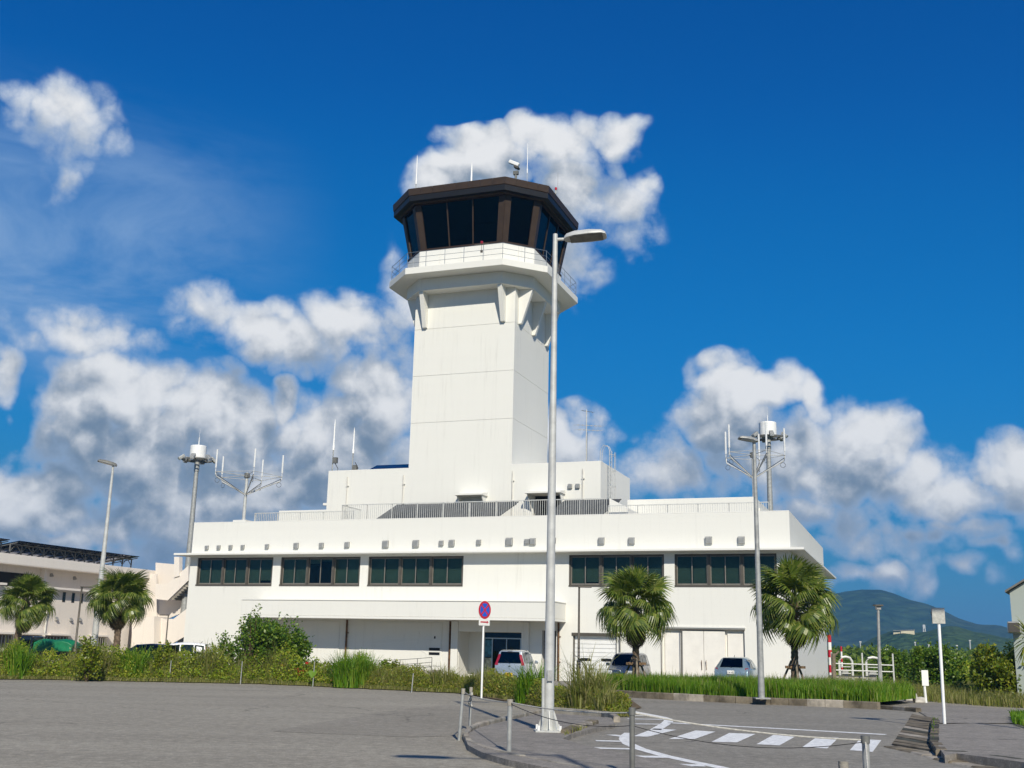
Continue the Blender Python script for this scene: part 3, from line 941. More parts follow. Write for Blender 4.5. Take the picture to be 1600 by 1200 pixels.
# double plant-room door with side panels
a, b, _, zt, _ = DBL
dd = MB().box(a, b, .27, .30, 0, zt).build('plant_door', M['door'], bld)
for (p, q) in ((-5.93, -4.785), (-4.765, -3.62)):
    MB().box(p, q, .06, .265, .03, zt - .06).build('door_leaf', M['door'], dd, bevel=.01)
for p, q in ((a + .12, -6.05), (-3.50, b - .10)):
    MB().box(p, q, .18, .265, .03, zt - .16).build('side_panel', M['door'], dd, bevel=.01)
for u in (-4.90, -4.66):
    MB().tube([(u, .0, .85), (u, .06, .80), (u, .0, 1.25), (u, .06, 1.3)], .02, 6).build('handle', M['rust'], dd)
MB().box(a - .03, b + .03, -.03, -.002, zt + .003, zt + .05).build('door_head', M['frame_dk'], bld)
MB().box(a - .1, b + .06, -.06, -.003, zt + .11, zt + .19).build('lintel', M['trim'], bld)
for u in (-7.1, -6.0):
    MB().box(u - .02, u + .02, -.03, -.002, 0, zt).build('frame_post', M['frame_dk'], bld)

# penthouse behind the parapet
PU0, PU1, PV, PD, PZ = -31.27, -11.95, 5.0, 7.57, 13.25
mb = MB()
holes_wall(mb, PU0, PU1, 8.3, PZ, [(-21.2, -19.75, 9.4, 11.25, .5), (-16.4, -14.5, 9.4, 11.25, .5), (-22.6, -21.3, 8.4, 11.05, .12)], PV, .3)
mb.quad((PU1, PV, 8.3), (PU1, PV + PD, 8.3), (PU1, PV + PD, PZ), (PU1, PV, PZ))
mb.quad((PU0, PV + PD, 8.3), (PU0, PV, 8.3), (PU0, PV, PZ), (PU0, PV + PD, PZ))
mb.quad((PU1, PV + PD, 8.3), (PU0, PV + PD, 8.3), (PU0, PV + PD, PZ), (PU1, PV + PD, PZ))
pent = mb.build('penthouse', M['white'], bld)
MB().box(PU0 - .0, PU1, PV + .0, PV + PD, PZ + .002, PZ + .07).build('roof', M['trim'], pent)
for a, b in ((-21.2, -19.75), (-16.4, -14.5)):
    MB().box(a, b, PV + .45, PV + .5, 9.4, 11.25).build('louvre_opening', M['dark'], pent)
    mb = MB()
    mb.hexa([(a - .25, PV - 1.0, 11.25), (b + .25, PV - 1.0, 11.25), (b + .25, PV - .002, 11.25), (a - .25, PV - .002, 11.25),
             (a - .25, PV - 1.0, 11.36), (b + .25, PV - 1.0, 11.36), (b + .25, PV - .002, 11.52), (a - .25, PV - .002, 11.52)])
    mb.build('awning', M['trim'], pent)
    for u in (a - .12, b + .12):
        MB().add([(u, PV - .004, 10.2), (u, PV - .9, 11.24), (u, PV - .004, 11.24), (u + .05, PV - .004, 10.2), (u + .05, PV - .9, 11.24), (u + .05, PV - .004, 11.24)],
                 [(0, 1, 2), (5, 4, 3), (0, 3, 4, 1), (1, 4, 5, 2), (2, 5, 3, 0)]).build('awning_bracket', M['trim'], pent)
MB().box(-22.58, -21.32, PV + .08, PV + .11, 8.4, 11.04).build('door', M['door'], pent)
for u in (-29.75, -25.55, -17.8, -13.1):
    mb = MB()
    mb.tube([(u, PV - .07, 8.4), (u, PV - .07, 12.85)], .035, 6)
    for z in (9.5, 10.9, 12.2):
        mb.box(u - .06, u + .12, PV - .1, PV - .001, z, z + .04)
    mb.build('downpipe', M['pipe'], pent)
for u in (-13.93, -13.43):
    MB().box(u - .14, u + .14, PV - .14, PV - .002, 11.6, 11.9).build('vent_hood', M['vent'], pent, bevel=.03)
MB().box(PU0 - .45, PU0 - .002, PV + .3, PV + 1.6, 11.0, 11.15).build('side_slab', M['trim'], pent)
# caged ladder on the right flank of the penthouse
mb = MB()
lu, lv = PU1 + .22, PV + 1.5
for dv in (-.22, .22):
    mb.tube([(lu, lv + dv, 10.0), (lu, lv + dv, 14.2), (lu - .12, lv + dv, 14.5), (lu - .4, lv + dv, 14.55), (lu - .6, lv + dv, 14.2), (lu - .62, lv + dv, PZ)], .022, 6)
for k in range(15):
    mb.tube([(lu, lv - .22, 10.1 + .28 * k), (lu, lv + .22, 10.1 + .28 * k)], .014, 5)
for z in (10.9, 11.9, 12.9, 13.9):
    mb.tube([(lu + .35 * math.sin(q), lv - .35 * math.cos(q), z) for q in [math.pi * i / 8 for i in range(9)]], .014, 5)
for q in (.6, 1.2, 1.94, 2.54):
    mb.tube([(lu + .35 * math.sin(q), lv - .35 * math.cos(q), 10.9), (lu + .35 * math.sin(q), lv - .35 * math.cos(q), 14.1)], .012, 5)
mb.build('caged_ladder', M['galv_lt'], pent)
# low blocks on the roof to both sides
mb = MB()
mb.box(-35.1, PU0 - .003, 5.2, 11, 8.3, 10.68)
mb.build('roof_block', M['white'], bld, bevel=.015)
mb = MB()
mb.box(-10.5, -2.6, 6.0, 15, 8.3, 10.95)
mb.build('roof_block', M['white'], bld, bevel=.015)
mb = MB()
mb.add([(-10.45, 1.5, 8.35), (-9.35, 1.5, 8.35), (-9.35, 1.5, 9.85), (-10.45, 1.5, 10.45), (-10.45, 5.9, 8.35), (-9.35, 5.9, 8.35), (-9.35, 5.9, 9.85), (-10.45, 5.9, 10.45)],
       [(0, 1, 2, 3), (5, 4, 7, 6), (3, 2, 6, 7), (1, 5, 6, 2), (4, 0, 3, 7)])
mb.build('stair_cover', M['trim'], bld)
# sloping grey sheet roofs behind the roof rail
for a, b in ((-26.6, -18.2), (-15.2, -11.6)):
    k = int((b - a) / .42)
    root = MB().hexa([(a + .1, 1.55, 8.9), (b - .1, 1.55, 8.9), (b + 1.3, 3.4, 10.5), (a + 1.5, 3.4, 10.5), (a + .1, 1.52, 8.95), (b - .1, 1.52, 8.95), (b + 1.3, 3.37, 10.55), (a + 1.5, 3.37, 10.55)]).build('sheet_roof', M['sheet'], bld)
    for i in range(k):
        x0, x1 = a + (b - a) * i / k + .01, a + (b - a) * (i + 1) / k - .01
        MB().hexa([(x0, 1.4, 8.86), (x1, 1.4, 8.86), (x1 + 1.4, 3.45, 10.62), (x0 + 1.4, 3.45, 10.62), (x0, 1.37, 8.90), (x1, 1.37, 8.90), (x1 + 1.4, 3.42, 10.66), (x0 + 1.4, 3.42, 10.66)]).build('roof_sheet', M['sheet'], root)
# roof rails with thin uprights
for (u0, u1, v, z1, d2) in ((-35.6, -28.1, 3.0, 10.22, None), (-27.9, -10.5, 1.05, 10.36, 2.6), (-10.4, -1.2, 1.05, 9.92, None)):
    mb = MB()
    z0 = 8.9
    k = int((u1 - u0) / .135)
    for i in range(k + 1):
        u = u0 + (u1 - u0) * i / k
        mb.box(u - .011, u + .011, v - .011, v + .011, z0 + .02, z1)
    mb.box(u0, u1, v - .025, v + .025, z1, z1 + .045).box(u0, u1, v - .02, v + .02, z0 - .03, z0 + .02)
    for i in range(int((u1 - u0) / 1.75) + 1):
        u = u0 + 1.75 * i
        mb.box(u - .028, u + .028, v + .03, v + .085, 8.3, z1)
    if d2:
        for i in range(19):
            vv = v + .12 + (d2 - .12) * i / 18
            mb.box(u0 - .011, u0 + .011, vv - .011, vv + .011, z0 + .02, z1)
        mb.box(u0 - .025, u0 + .025, v + .03, v + d2, z1, z1 + .045)
    mb.build('roof_rail', M['balus'], bld, kind='stuff')
# solar array on the penthouse roof
root = MB().hexa([(-30.6, 8.2, 13.4), (-25.5, 8.2, 13.4), (-25.5, 10.8, 14.5), (-30.6, 10.8, 14.5), (-30.6, 8.2, 13.46), (-25.5, 8.2, 13.46), (-25.5, 10.8, 14.56), (-30.6, 10.8, 14.56)]).build('solar_rack', M['galv_dk'], pent)
for i in range(5):
    x0, x1 = -30.58 + i * 1.02, -30.58 + i * 1.02 + .99
    MB().hexa([(x0, 8.2, 13.48), (x1, 8.2, 13.48), (x1, 10.8, 14.58), (x0, 10.8, 14.58), (x0, 8.2, 13.52), (x1, 8.2, 13.52), (x1, 10.8, 14.62), (x0, 10.8, 14.62)]).build('solar_panel', M['solar'], root)

# ------------------------------------------------------------------ control tower
T, TU, TV = 7.33, -21.565, 8.665
tw = thing('control_tower', 'tall white airport control tower with dark brown glazed cab and gallery', 'control tower', bw(TU, TV, 0), -PHI)
TW = bw(TU, TV, 0)


def octa(G_, a, z=None):
    p = [(-a, -G_), (a, -G_), (G_, -a), (G_, a), (a, G_), (-a, G_), (-G_, a), (-G_, -a)]
    return p if z is None else [(x, y, z) for x, y in p]


h = T / 2
mb = MB()
zs = [8.3, 12.6, 16.35, 19.6, 22.9, 26.25]
for k in range(len(zs) - 1):
    e = .0 if k else -.002
    mb.box(-h + e, h - e, -h + e - .003, h - e, zs[k] + (.012 if k else 0), zs[k + 1] - .012)
    if k:
        mb.box(-h + .02, h - .02, -h + .02, h - .02, zs[k] - .013, zs[k] + .013)
mb.build('shaft', M['white'], tw)
mb = MB()
mb.prism(octa(4.7, 3.03), 25.35, 26.2)
ringb = mb.build('ring_beam', M['white'], tw, bevel=.03)


def fin(side, off):
    """Tapering concrete bracket between shaft face and ring beam."""
    w_ = .15
    out, z0, z1 = 4.62, 22.95, 25.5
    pts = [(-h - .004, z0), (-h - .22, z0 + .02), (-out, z1 - .25), (-out, z1), (-h - .004, z1)]
    a = [Vector((off - w_, y, z)) for y, z in pts]
    b = [Vector((off + w_, y, z)) for y, z in pts]
    rot = Matrix.Rotation(side * math.pi / 2, 3, 'Z')
    n_ = len(pts)
    MB().add([rot @ p for p in a + b], [tuple(range(n_)), tuple(range(2 * n_ - 1, n_ - 1, -1))] + [(i, n_ + i, n_ + (i + 1) % n_, (i + 1) % n_) for i in range(n_)]).build('bracket', M['white'], tw, bevel=.012)


for side, offs in ((0, (-2.86, 2.86)), (1, (-2.86, 0, 2.86)), (2, (-2.86, 2.86)), (3, (-2.86, 0, 2.86))):
    for o_ in offs:
        fin(side, o_)
mb = MB()
mb.prism(octa(5.86, 3.53), 26.2, 26.66)
gal = mb.build('gallery_slab', M['white'], tw, bevel=.02)
mb = MB()
mb.prism(octa(4.7, 3.03), 26.66, 28.22)
mb.build('cab_base', M['white'], tw, bevel=.01)
# panel joints of the cab base as thin proud strips
O1 = octa(4.7, 3.03)
for k in range(8):
    a, b = Vector(O1[k]), Vector(O1[(k + 1) % 8])
    L = (b - a).length
    nn = Vector(((b - a).y, -(b - a).x)).normalized()
    cnt = 4 if L > 4 else 2
    for i in range(cnt):
        p, q = a.lerp(b, (i + .012) / cnt) + nn * .003, a.lerp(b, (i + .988) / cnt) + nn * .003
        MB().add([(*p, 26.70), (*q, 26.70), (*q, 28.18), (*p, 28.18), (*(p + nn * .025), 26.71), (*(q + nn * .025), 26.71), (*(q + nn * .025), 28.17), (*(p + nn * .025), 28.17)],
                 [(0, 1, 2, 3), (4, 5, 6, 7), (0, 1, 5, 4), (1, 2, 6, 5), (2, 3, 7, 6), (3, 0, 4, 7)]).build('cladding_panel', M['trim'], tw)
MB().prism(octa(4.76, 3.06), 28.222, 28.33).build('cab_sill', M['brown'], tw)
# glazed cab leaning outwards
KB, KT, ZB, ZT = .985, 1.10, 28.33, 31.4
ob, ot = octa(4.7 * KB, 3.03 * KB), octa(4.7 * KT, 3.03 * KT)
lerp3 = lambda k, f, s: (Vector((*ob[k], ZB)).lerp(Vector((*ob[(k + 1) % 8], ZB)), f)).lerp(Vector((*ot[k], ZT)).lerp(Vector((*ot[(k + 1) % 8], ZT)), f), s)
for k in range(8):
    a, b = Vector(ob[k]), Vector(ob[(k + 1) % 8])
    L = (b - a).length
    nn = Vector((*Vector(((b - a).y, -(b - a).x)).normalized(), -.12))
    cnt = 3 if L > 4 else 1
    e = .40 / L

    def slab(f0, f1, th, off):
        P = [lerp3(k, f0, 0), lerp3(k, f1, 0), lerp3(k, f1, 1), lerp3(k, f0, 1)]
        P = [p + nn * off for p in P]
        return MB().add(P + [p - nn * th for p in P], [(0, 1, 2, 3), (7, 6, 5, 4), (0, 4, 5, 1), (1, 5, 6, 2), (2, 6, 7, 3), (3, 7, 4, 0)])
    for i in range(cnt):
        f0, f1 = e + (1 - 2 * e) * i / cnt, e + (1 - 2 * e) * (i + 1) / cnt
        slab(f0 + .004, f1 - .004, .02, -.06).build('cab_pane', M['cabglass'], tw)
        if i:
            slab(f0 - .04 / L, f0 + .04 / L, .12, .0).build('mullion', M['brown_lt'], tw)
    slab(.0, e, .30, .03).build('corner_pillar', M['brown_lt'], tw)
    slab(1 - e, 1.0, .30, .028).build('corner_pillar', M['brown_lt'], tw)
# inside of the cab: floor, ceiling, console desk
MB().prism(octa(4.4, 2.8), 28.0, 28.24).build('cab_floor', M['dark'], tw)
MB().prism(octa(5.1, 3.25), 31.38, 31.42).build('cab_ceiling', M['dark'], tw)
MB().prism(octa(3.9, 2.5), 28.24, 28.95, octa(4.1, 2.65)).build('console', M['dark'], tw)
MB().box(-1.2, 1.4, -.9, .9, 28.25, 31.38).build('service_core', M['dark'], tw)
# roof with two fascia bands of separate sheets
roof = MB().prism(octa(5.80, 3.50), 31.52, 32.36).build('cab_roof', M['black'], tw)
MB().prism(octa(5.25, 3.2), 31.425, 31.50).build('soffit', M['brown'], roof)
B = [octa(5.36, 3.28, 31.42), octa(5.84, 3.53, 31.95), octa(5.88, 3.56, 32.42)]
for k in range(8):
    L = (Vector(B[2][k]) - Vector(B[2][(k + 1) % 8])).length
    cnt = 8 if L > 5 else 4
    for i in range(cnt):
        f0, f1 = (i + .01) / cnt, (i + .99) / cnt
        pt = lambda j, f: Vector(B[j][k]).lerp(Vector(B[j][(k + 1) % 8]), f)
        for (j0, j1, mm) in ((0, 1, 'brown'), (1, 2, 'brown_lt')):
            a, b, c, d = pt(j0, f0), pt(j0, f1), pt(j1, f1), pt(j1, f0)
            nn = (b - a).cross(d - a).normalized() * .03
            MB().add([a, b, c, d, a - nn, b - nn, c - nn, d - nn], [(0, 1, 2, 3), (7, 6, 5, 4), (0, 4, 5, 1), (1, 5, 6, 2), (2, 6, 7, 3), (3, 7, 4, 0)]).build('fascia_panel', M[mm], roof)
# gallery rail
RG = octa(5.74, 3.46)
mb = MB()
for zz in (27.02, 27.4, 27.78):
    mb.tube([(*p, zz) for p in RG + RG[:1]], .013 if zz < 27.7 else .018, 6)
for k in range(8):
    a, b = Vector(RG[k]), Vector(RG[(k + 1) % 8])
    cnt = 5 if (b - a).length > 5 else 2
    for i in range(cnt):
        p = a.lerp(b, i / cnt)
        mb.tube([(*p, 26.6), (*p, 27.78)], .017, 6)
mb.build('gallery_rail', M['rail'], tw)


# ------------------------------------------------------------------ beige building at the left, its outside stair
FU = -49.06
lb = thing('beige_building', 'beige two-storey building with outside stair and rooftop solar racks', 'building', bw(FU, 0, 0), -PHI)
V0, V1 = -16.0, 8.6
# local frame: x = out of the long face (towards the tower building), y = along the face away from the camera
mb = MB()
mb.box(-9, -1.15, V0, V1 + 2.0, 4.95, 6.34)
mb.box(-9, -.35, V0, V1, 0, 4.94)
mb.build('wall', M['beige'], lb)
mb = MB()
mb.box(-9, 0, V0, V1 + 2.1, 6.38, 7.0)
mb.build('roof_band', M['beige_trim'], lb, bevel=.02)
MB().box(-9, -.002, V0, V1 + 2.0, 6.345, 6.378).build('roof_soffit', M['beige_trim'], lb)
for (v, w_) in ((-4.9, .28), (-.25, .22), (-9.5, .28)):
    MB().box(-1.14, -.75, v, v + w_, 4.95, 6.34).build('column', M['beige_trim'], lb)
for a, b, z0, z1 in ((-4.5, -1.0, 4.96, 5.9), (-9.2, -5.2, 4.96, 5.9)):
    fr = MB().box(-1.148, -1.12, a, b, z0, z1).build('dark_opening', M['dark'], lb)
MB().box(-.348, .12, -.95, 3.55, 4.98, 5.12).build('ledge', M['beige_trim'], lb)
MB().box(-.346, .12, -12, -4.4, 4.98, 5.12).build('ledge', M['beige_trim'], lb)
for v in (.05, 1.25, 2.15, 3.0):
    w_ = MB().box(-.36, -.33, v, v + .28, 4.18, 4.85).build('window', M['frame_dk'], lb)
    MB().box(-.328, -.322, v + .04, v + .24, 4.23, 4.80).build('pane', M['glass'], w_)
for a, b, aw in ((-4.8, -2.9, 1), (-2.4, -.55, 1), (.0, 2.2, 1), (4.45, 6.1, 1)):
    w_ = MB().box(-.36, -.32, a, b, 1.05, 1.85).build('window', M['frame_dk'], lb)
    for k in range(7):
        v = a + (b - a) * (k + .5) / 7
        MB().box(-.319, -.29, v - .03, v + .03, 1.07, 1.83).build('window_bar', M['alu'], w_)
    MB().box(-.349, .25, a - .12, b + .12, 1.92, 2.03).build('awning', M['beige_trim'], lb)
for v in (-.15, 7.0, -7):
    MB().tube([(-.25, v, 0), (-.25, v, 4.6), (-.7, v, 5.0), (-.95, v, 6.4)], .06, 8).build('downpipe', M['pipe'], lb, True)
for v, z in ((.9, 3.02), (2.3, 3.02), (3.2, 3.05), (5.6, 3.05), (.8, 5.98), (3.1, 5.93)):
    x = -.349 if z < 5 else -1.149
    MB().add([(x, v - .12, z + .13), (x, v + .12, z + .13), (x, v + .12, z - .13), (x, v - .12, z - .13), (x + .17, v - .11, z - .08), (x + .17, v + .11, z - .08)],
             [(0, 1, 2, 3), (0, 4, 5, 1), (3, 2, 5, 4), (0, 3, 4), (1, 5, 2)]).build('vent_hood', M['vent'], lb)
# roof rack of solar panels on light trusses
zr, zf = 7.80, 7.20
for (va, vb, k0) in ((-16, -4.2, 8), (-3.4, 8.9, 12)):
    rk = MB()
    for i in range(k0 + 1):
        v = va + (vb - va) * i / k0
        rk.bar((-1.0, v, 7.0), (-1.0, v, zr - .08), .07)
        rk.bar((-3.6, v, 7.0), (-3.6, v, zf - .04), .07)
        rk.bar((-.45, v, zr + .02), (-4.2, v, zf + .0), .05)
        rk.bar((-1.0, v, 7.25), (-1.0, min(v + .45, vb), zr - .1), .04)
        rk.bar((-1.0, v, 7.25), (-1.0, max(v - .45, va), zr - .1), .04)
    rk.bar((-1.0, va, zr - .06), (-1.0, vb, zr - .06), .08)
    rk.bar((-3.6, va, zf + .0), (-3.6, vb, zf + .0), .06)
    rack = rk.build('solar_rack', M['galv_dk'], lb)
    n = int((vb - va) / 1.0)
    for i in range(n):
        y0, y1 = va + (vb - va) * i / n + .012, va + (vb - va) * (i + 1) / n - .012
        z = lambda x: zr + .09 + (x + .4) * (zr - zf) / 2.6 * .62
        MB().hexa([(-4.3, y0, z(-4.3)), (-.3, y0, z(-.3)), (-.3, y1, z(-.3)), (-4.3, y1, z(-4.3)), (-4.3, y0, z(-4.3) + .04), (-.3, y0, z(-.3) + .04), (-.3, y1, z(-.3) + .04), (-4.3, y1, z(-4.3) + .04)]).build('solar_panel', M['solar'], rack)
# stair block: end wall facing the camera, landings and sloping parapets
SV = V1
P2 = lambda pts, v=V1: [(u - FU, z) for u, z in (bv(x, y, v) for x, y in pts)]
mb = MB()


def plate(pts, v0, v1, name, mat):
    q = P2(pts, v0)
    n = len(q)
    return MB().add([(x, v0, z) for x, z in q] + [(x, v1, z) for x, z in q],
                    [tuple(range(n)), tuple(range(2 * n - 1, n - 1, -1))] + [(i, n + i, n + (i + 1) % n, (i + 1) % n) for i in range(n)]).build(name, mat, lb)


plate([(206, 966), (241, 963), (240, 1040), (206, 1040)], SV - .3, SV + 1.2, 'stair_wall', M['beige_trim'])
plate([(241, 964), (262, 968), (262, 1040), (240, 1040)], SV + .5, SV + .7, 'stair_wall', M['beige'])
plate([(190, 890), (244, 897), (246, 1040), (190, 1040)], SV + 1.4, SV + 1.6, 'stair_wall', M['beige'])
plate([(243, 879), (277, 882), (277, 905), (262, 938), (243, 938)], SV + 2.0, SV + 2.2, 'stair_wall', M['beige'])
plate([(243, 912), (262, 912), (294, 884), (294, 907), (262, 938), (243, 936)], SV + .3, SV + .45, 'stair_parapet', M['beige_trim'])
plate([(262, 967), (271, 967), (292, 951), (310, 951), (305, 985), (258, 1012), (258, 990)], SV + .3, SV + .45, 'stair_parapet', M['beige_trim'])
plate([(272, 870), (280, 870), (280, 900), (272, 902)], SV + .2, SV + .6, 'stair_column', M['beige_trim'])
plate([(243, 936), (300, 905), (300, 951), (262, 967), (243, 967)], SV + 1.6, SV + 1.7, 'stair_back_wall', M['beige'])
for k in range(9):
    (xa, za), (xb, zb) = P2([(262 + k * 3.6, 938 - k * 3.4), (266 + k * 3.6, 938 - k * 3.4)])
    MB().box(xa, xb, SV + .46, SV + 1.55, za + .05, za + .22).build('stair_step', M['conc'], lb)
gw = plate([(279, 898), (294, 893), (294, 965), (279, 962)], SV + 2.3, SV + 2.34, 'glass_screen', M['solar'])

# ------------------------------------------------------------------ hut at the right edge
p0 = at(1586, 1030, 45)
hut = thing('service_hut', 'grey green gabled hut at the right edge behind a spiky plant', 'hut', (p0.x, 45, 0), -.50)
za, zb = 4.35, 5.3
mb = MB()
mb.add([(0, 0, 0), (5, 0, 0), (5, 0, za), (2.5, 0, zb + .6), (0, 0, za), (0, 7, 0), (5, 7, 0), (5, 7, za), (2.5, 7, zb + .6), (0, 7, za)],
       [(0, 1, 2, 3, 4), (9, 8, 7, 6, 5), (0, 4, 9, 5), (1, 6, 7, 2)])
mb.build('wall', M['hut'], hut)
for s in (0, 1):
    x0, x1 = (-.15, 2.5) if s == 0 else (5.15, 2.5)
    MB().hexa([(x0, -.25, za - .06), (x1, -.25, zb + .62), (x1, 7.2, zb + .62), (x0, 7.2, za - .06), (x0, -.25, za + .02), (x1, -.25, zb + .70), (x1, 7.2, zb + .70), (x0, 7.2, za + .02)]).build('roof', M['frame'], hut)
ac = MB().box(-.15, .35, -.45, -.003, 2.7, 3.15).build('wall_unit', M['vent'], hut, bevel=.05)
MB().box(-.10, .30, -.47, -.452, 2.74, 3.1).build('grille', M['frame_dk'], ac)

# ------------------------------------------------------------------ lamp posts
def pole_mesh(h, r0, r1, n=14):
    return MB().tube([(0, 0, 0), (0, 0, h * .3), (0, 0, h * .7), (0, 0, h)], [r0, r0 * .7 + r1 * .3, r0 * .3 + r1 * .7, r1], n)


def lamp_head(L, w, t):
    """Long flat lantern with a shallow domed top, pointing along +x."""
    mb = MB()
    rings = []
    for f, ww, tt in ((0, .35, .5), (.06, .62, .8), (.25, .9, 1), (.6, 1, 1), (.88, .92, .8), (.98, .62, .5), (1, .3, .25)):
        hw, ht = w / 2 * ww, t * tt
        rings.append([(L * f, -hw, 0), (L * f, hw, 0), (L * f, hw, ht * .35), (L * f, hw * .6, ht), (L * f, -hw * .6, ht), (L * f, -hw, ht * .35)])
    return mb.rings(rings)


# big lamp in the middle
b = gp(857, 1143, .09)
lp = thing('street_lamp', 'tall pale grey lamp post bolted to the footway in front of the tower', 'street lamp', b, .05)
HL = at(868, 366, b.y).z - .09
pole_mesh(HL, .105, .052).build('pole', M['galv_lt'], lp, True)
MB().box(-.27, .27, -.27, .27, 0, .03).build('base_plate', M['galv_lt'], lp)
for k in range(8):
    q = k * math.pi / 4
    d = Vector((math.cos(q), math.sin(q), 0))
    s = Vector((-d.y, d.x, 0)) * .008
    P = [d * .10 + Vector((0, 0, .03)), d * .22 + Vector((0, 0, .03)), d * .22 + Vector((0, 0, .06)), d * .11 + Vector((0, 0, .38)), d * .10 + Vector((0, 0, .38))]
    MB().add([p - s for p in P] + [p + s for p in P], [(0, 1, 2, 3, 4), (9, 8, 7, 6, 5)] + [(i, (i + 1) % 5, 5 + (i + 1) % 5, 5 + i) for i in range(5)]).build('gusset', M['galv_lt'], lp)
for sx in (-1, 1):
    for sy in (-1, 1):
        MB().tube([(sx * .21, sy * .21, .03), (sx * .21, sy * .21, .12)], .025, 6).build('bolt', M['whitepole'], lp)
MB().tube([(0, 0, HL - .12), (.28, 0, HL - .10)], .035, 8).build('arm', M['galv_lt'], lp, True)
hd = lamp_head(.9, .40, .14).build('lantern', M['galv_lt'], lp, True)
hd.location = (.20, -.05, HL - .14)
hd.rotation_euler = (R(-8), R(-3), R(-14))
o = MB().box(.12, .82, -.15, .15, -.012, -.002).build('lens', M['galv_dk'], hd)
MB().tube([(-.115, -.09, .02), (-.125, -.09, 1.0)], .03, 8).build('cable_conduit', M['galv_lt'], lp, True)
MB().box(-.05, .05, -.145, -.10, .95, 1.15).build('service_hatch', M['galv'], lp)

# lamp among the grass at the right
b = gp(1190, 1092, .2)
lp = thing('street_lamp', 'grey lamp post rising from the grass beside the pale blue hatchback', 'street lamp', b, 0)
HL = at(1178, 690, b.y).z - b.z
pole_mesh(HL, .112, .06).build('pole', M['galv'], lp, True)
MB().box(-.25, .25, -.25, .25, 0, .04).build('base_plate', M['galv'], lp)
hd = lamp_head(.75, .30, .11).build('lantern', M['galv'], lp, True)
hd.location, hd.rotation_euler = (.12, -.05, HL - .02), (R(10), R(-6), R(-165))
MB().box(.1, .66, -.11, .11, -.012, -.002).build('lens', M['lampglass'], hd)

# lamp at the left
b = at(146, 1015, 60)
lp = thing('street_lamp', 'pale lamp post with dark lantern beside the right of the two left palms', 'street lamp', (b.x, 60, 0), 0)
HL = at(177, 728, 60).z
pole_mesh(HL, .19, .06).build('pole', M['galv_lt'], lp, True)
hd = lamp_head(1.05, .38, .16).build('lantern', M['galv_dk'], lp, True)
hd.location, hd.rotation_euler = (.2, 0, HL - .02), (R(5), R(-12), R(-165))
MB().box(.1, .95, -.13, .13, -.012, -.002).build('lens', M['lampglass'], hd)


# two lamps that stand just outside the picture; their lantern shadows fall on the lot and the road
for (px, py, lab, hh) in ((662, 1183, 'lamp post out of the picture whose lantern shadow falls on the near lot', 10.4),
                          (1356, 1123, 'lamp post out of the picture whose thin shadow crosses the road', 10.2)):
    g_ = gp(px, py)
    k_ = hh / math.tan(SUN_EL)
    hx_, hy_ = g_.x + sun_h.x * k_, g_.y + sun_h.y * k_
    ar_ = 2.0 if px < 1000 else .9
    lp = thing('street_lamp', lab, 'street lamp', (hx_ + ar_, hy_, 0), 0)
    pole_mesh(hh, .105, .052).build('pole', M['galv_lt'], lp, True)
    hd = lamp_head(.9, .40, .14).build('lantern', M['galv_lt'], lp, True)
    hd.location, hd.rotation_euler = (.45 - ar_, 0, hh - .05), (0, R(-5), math.pi)
    MB().tube([(0, 0, hh - .1), (.4 - ar_, 0, hh - .02)], .035, 8).build('arm', M['galv_lt'], lp, True)
    MB().box(.12, .82, -.15, .15, -.012, -.002).build('lens', M['galv_dk'], hd)


def slim_lamp(px, py, Y, label, side=1, mat='frame_dk', r=.055):
    t = at(px, py, Y)
    lp = thing('footpath_lamp', label, 'lamp post', (t.x, Y, 0), 0, 'slim lamp posts')
    MB().tube([(0, 0, 0), (0, 0, 1.2), (0, 0, 1.25), (0, 0, t.z)], [r * 1.7, r * 1.7, r, r * .8], 10).build('pole', M[mat], lp, True)
    MB().box(-.05 if side > 0 else -.55, .55 if side > 0 else .05, -.1, .1, t.z, t.z + .06).build('lantern', M[mat], lp, bevel=.015)
    return lp


slim_lamp(905, 918, 50, 'slim dark lamp post in front of the white garage door', 1)
slim_lamp(128, 918, 58, 'slim dark lamp post between the two left palms', 1)
slim_lamp(263, 962, 72, 'slim dark lamp post below the beige outside stair', -1, r=.045)
b = at(1374, 1060, 52)
lp = thing('solar_lamp', 'thin grey lamp post with small head right of the building before the mountain', 'lamp post', (b.x, 52, 0))
t = at(1372, 947, 52)
MB().tube([(0, 0, 0), (t.x - b.x, 0, t.z)], [.085, .06], 10).build('pole', M['galv'], lp, True)
MB().box(t.x - b.x - .18, t.x - b.x + .18, -.2, .2, t.z, t.z + .06).build('solar_cap', M['frame_dk'], lp)
MB().box(t.x - b.x - .1, t.x - b.x + .1, -.1, .1, t.z - .16, t.z - .003).build('lantern', M['vent'], lp)

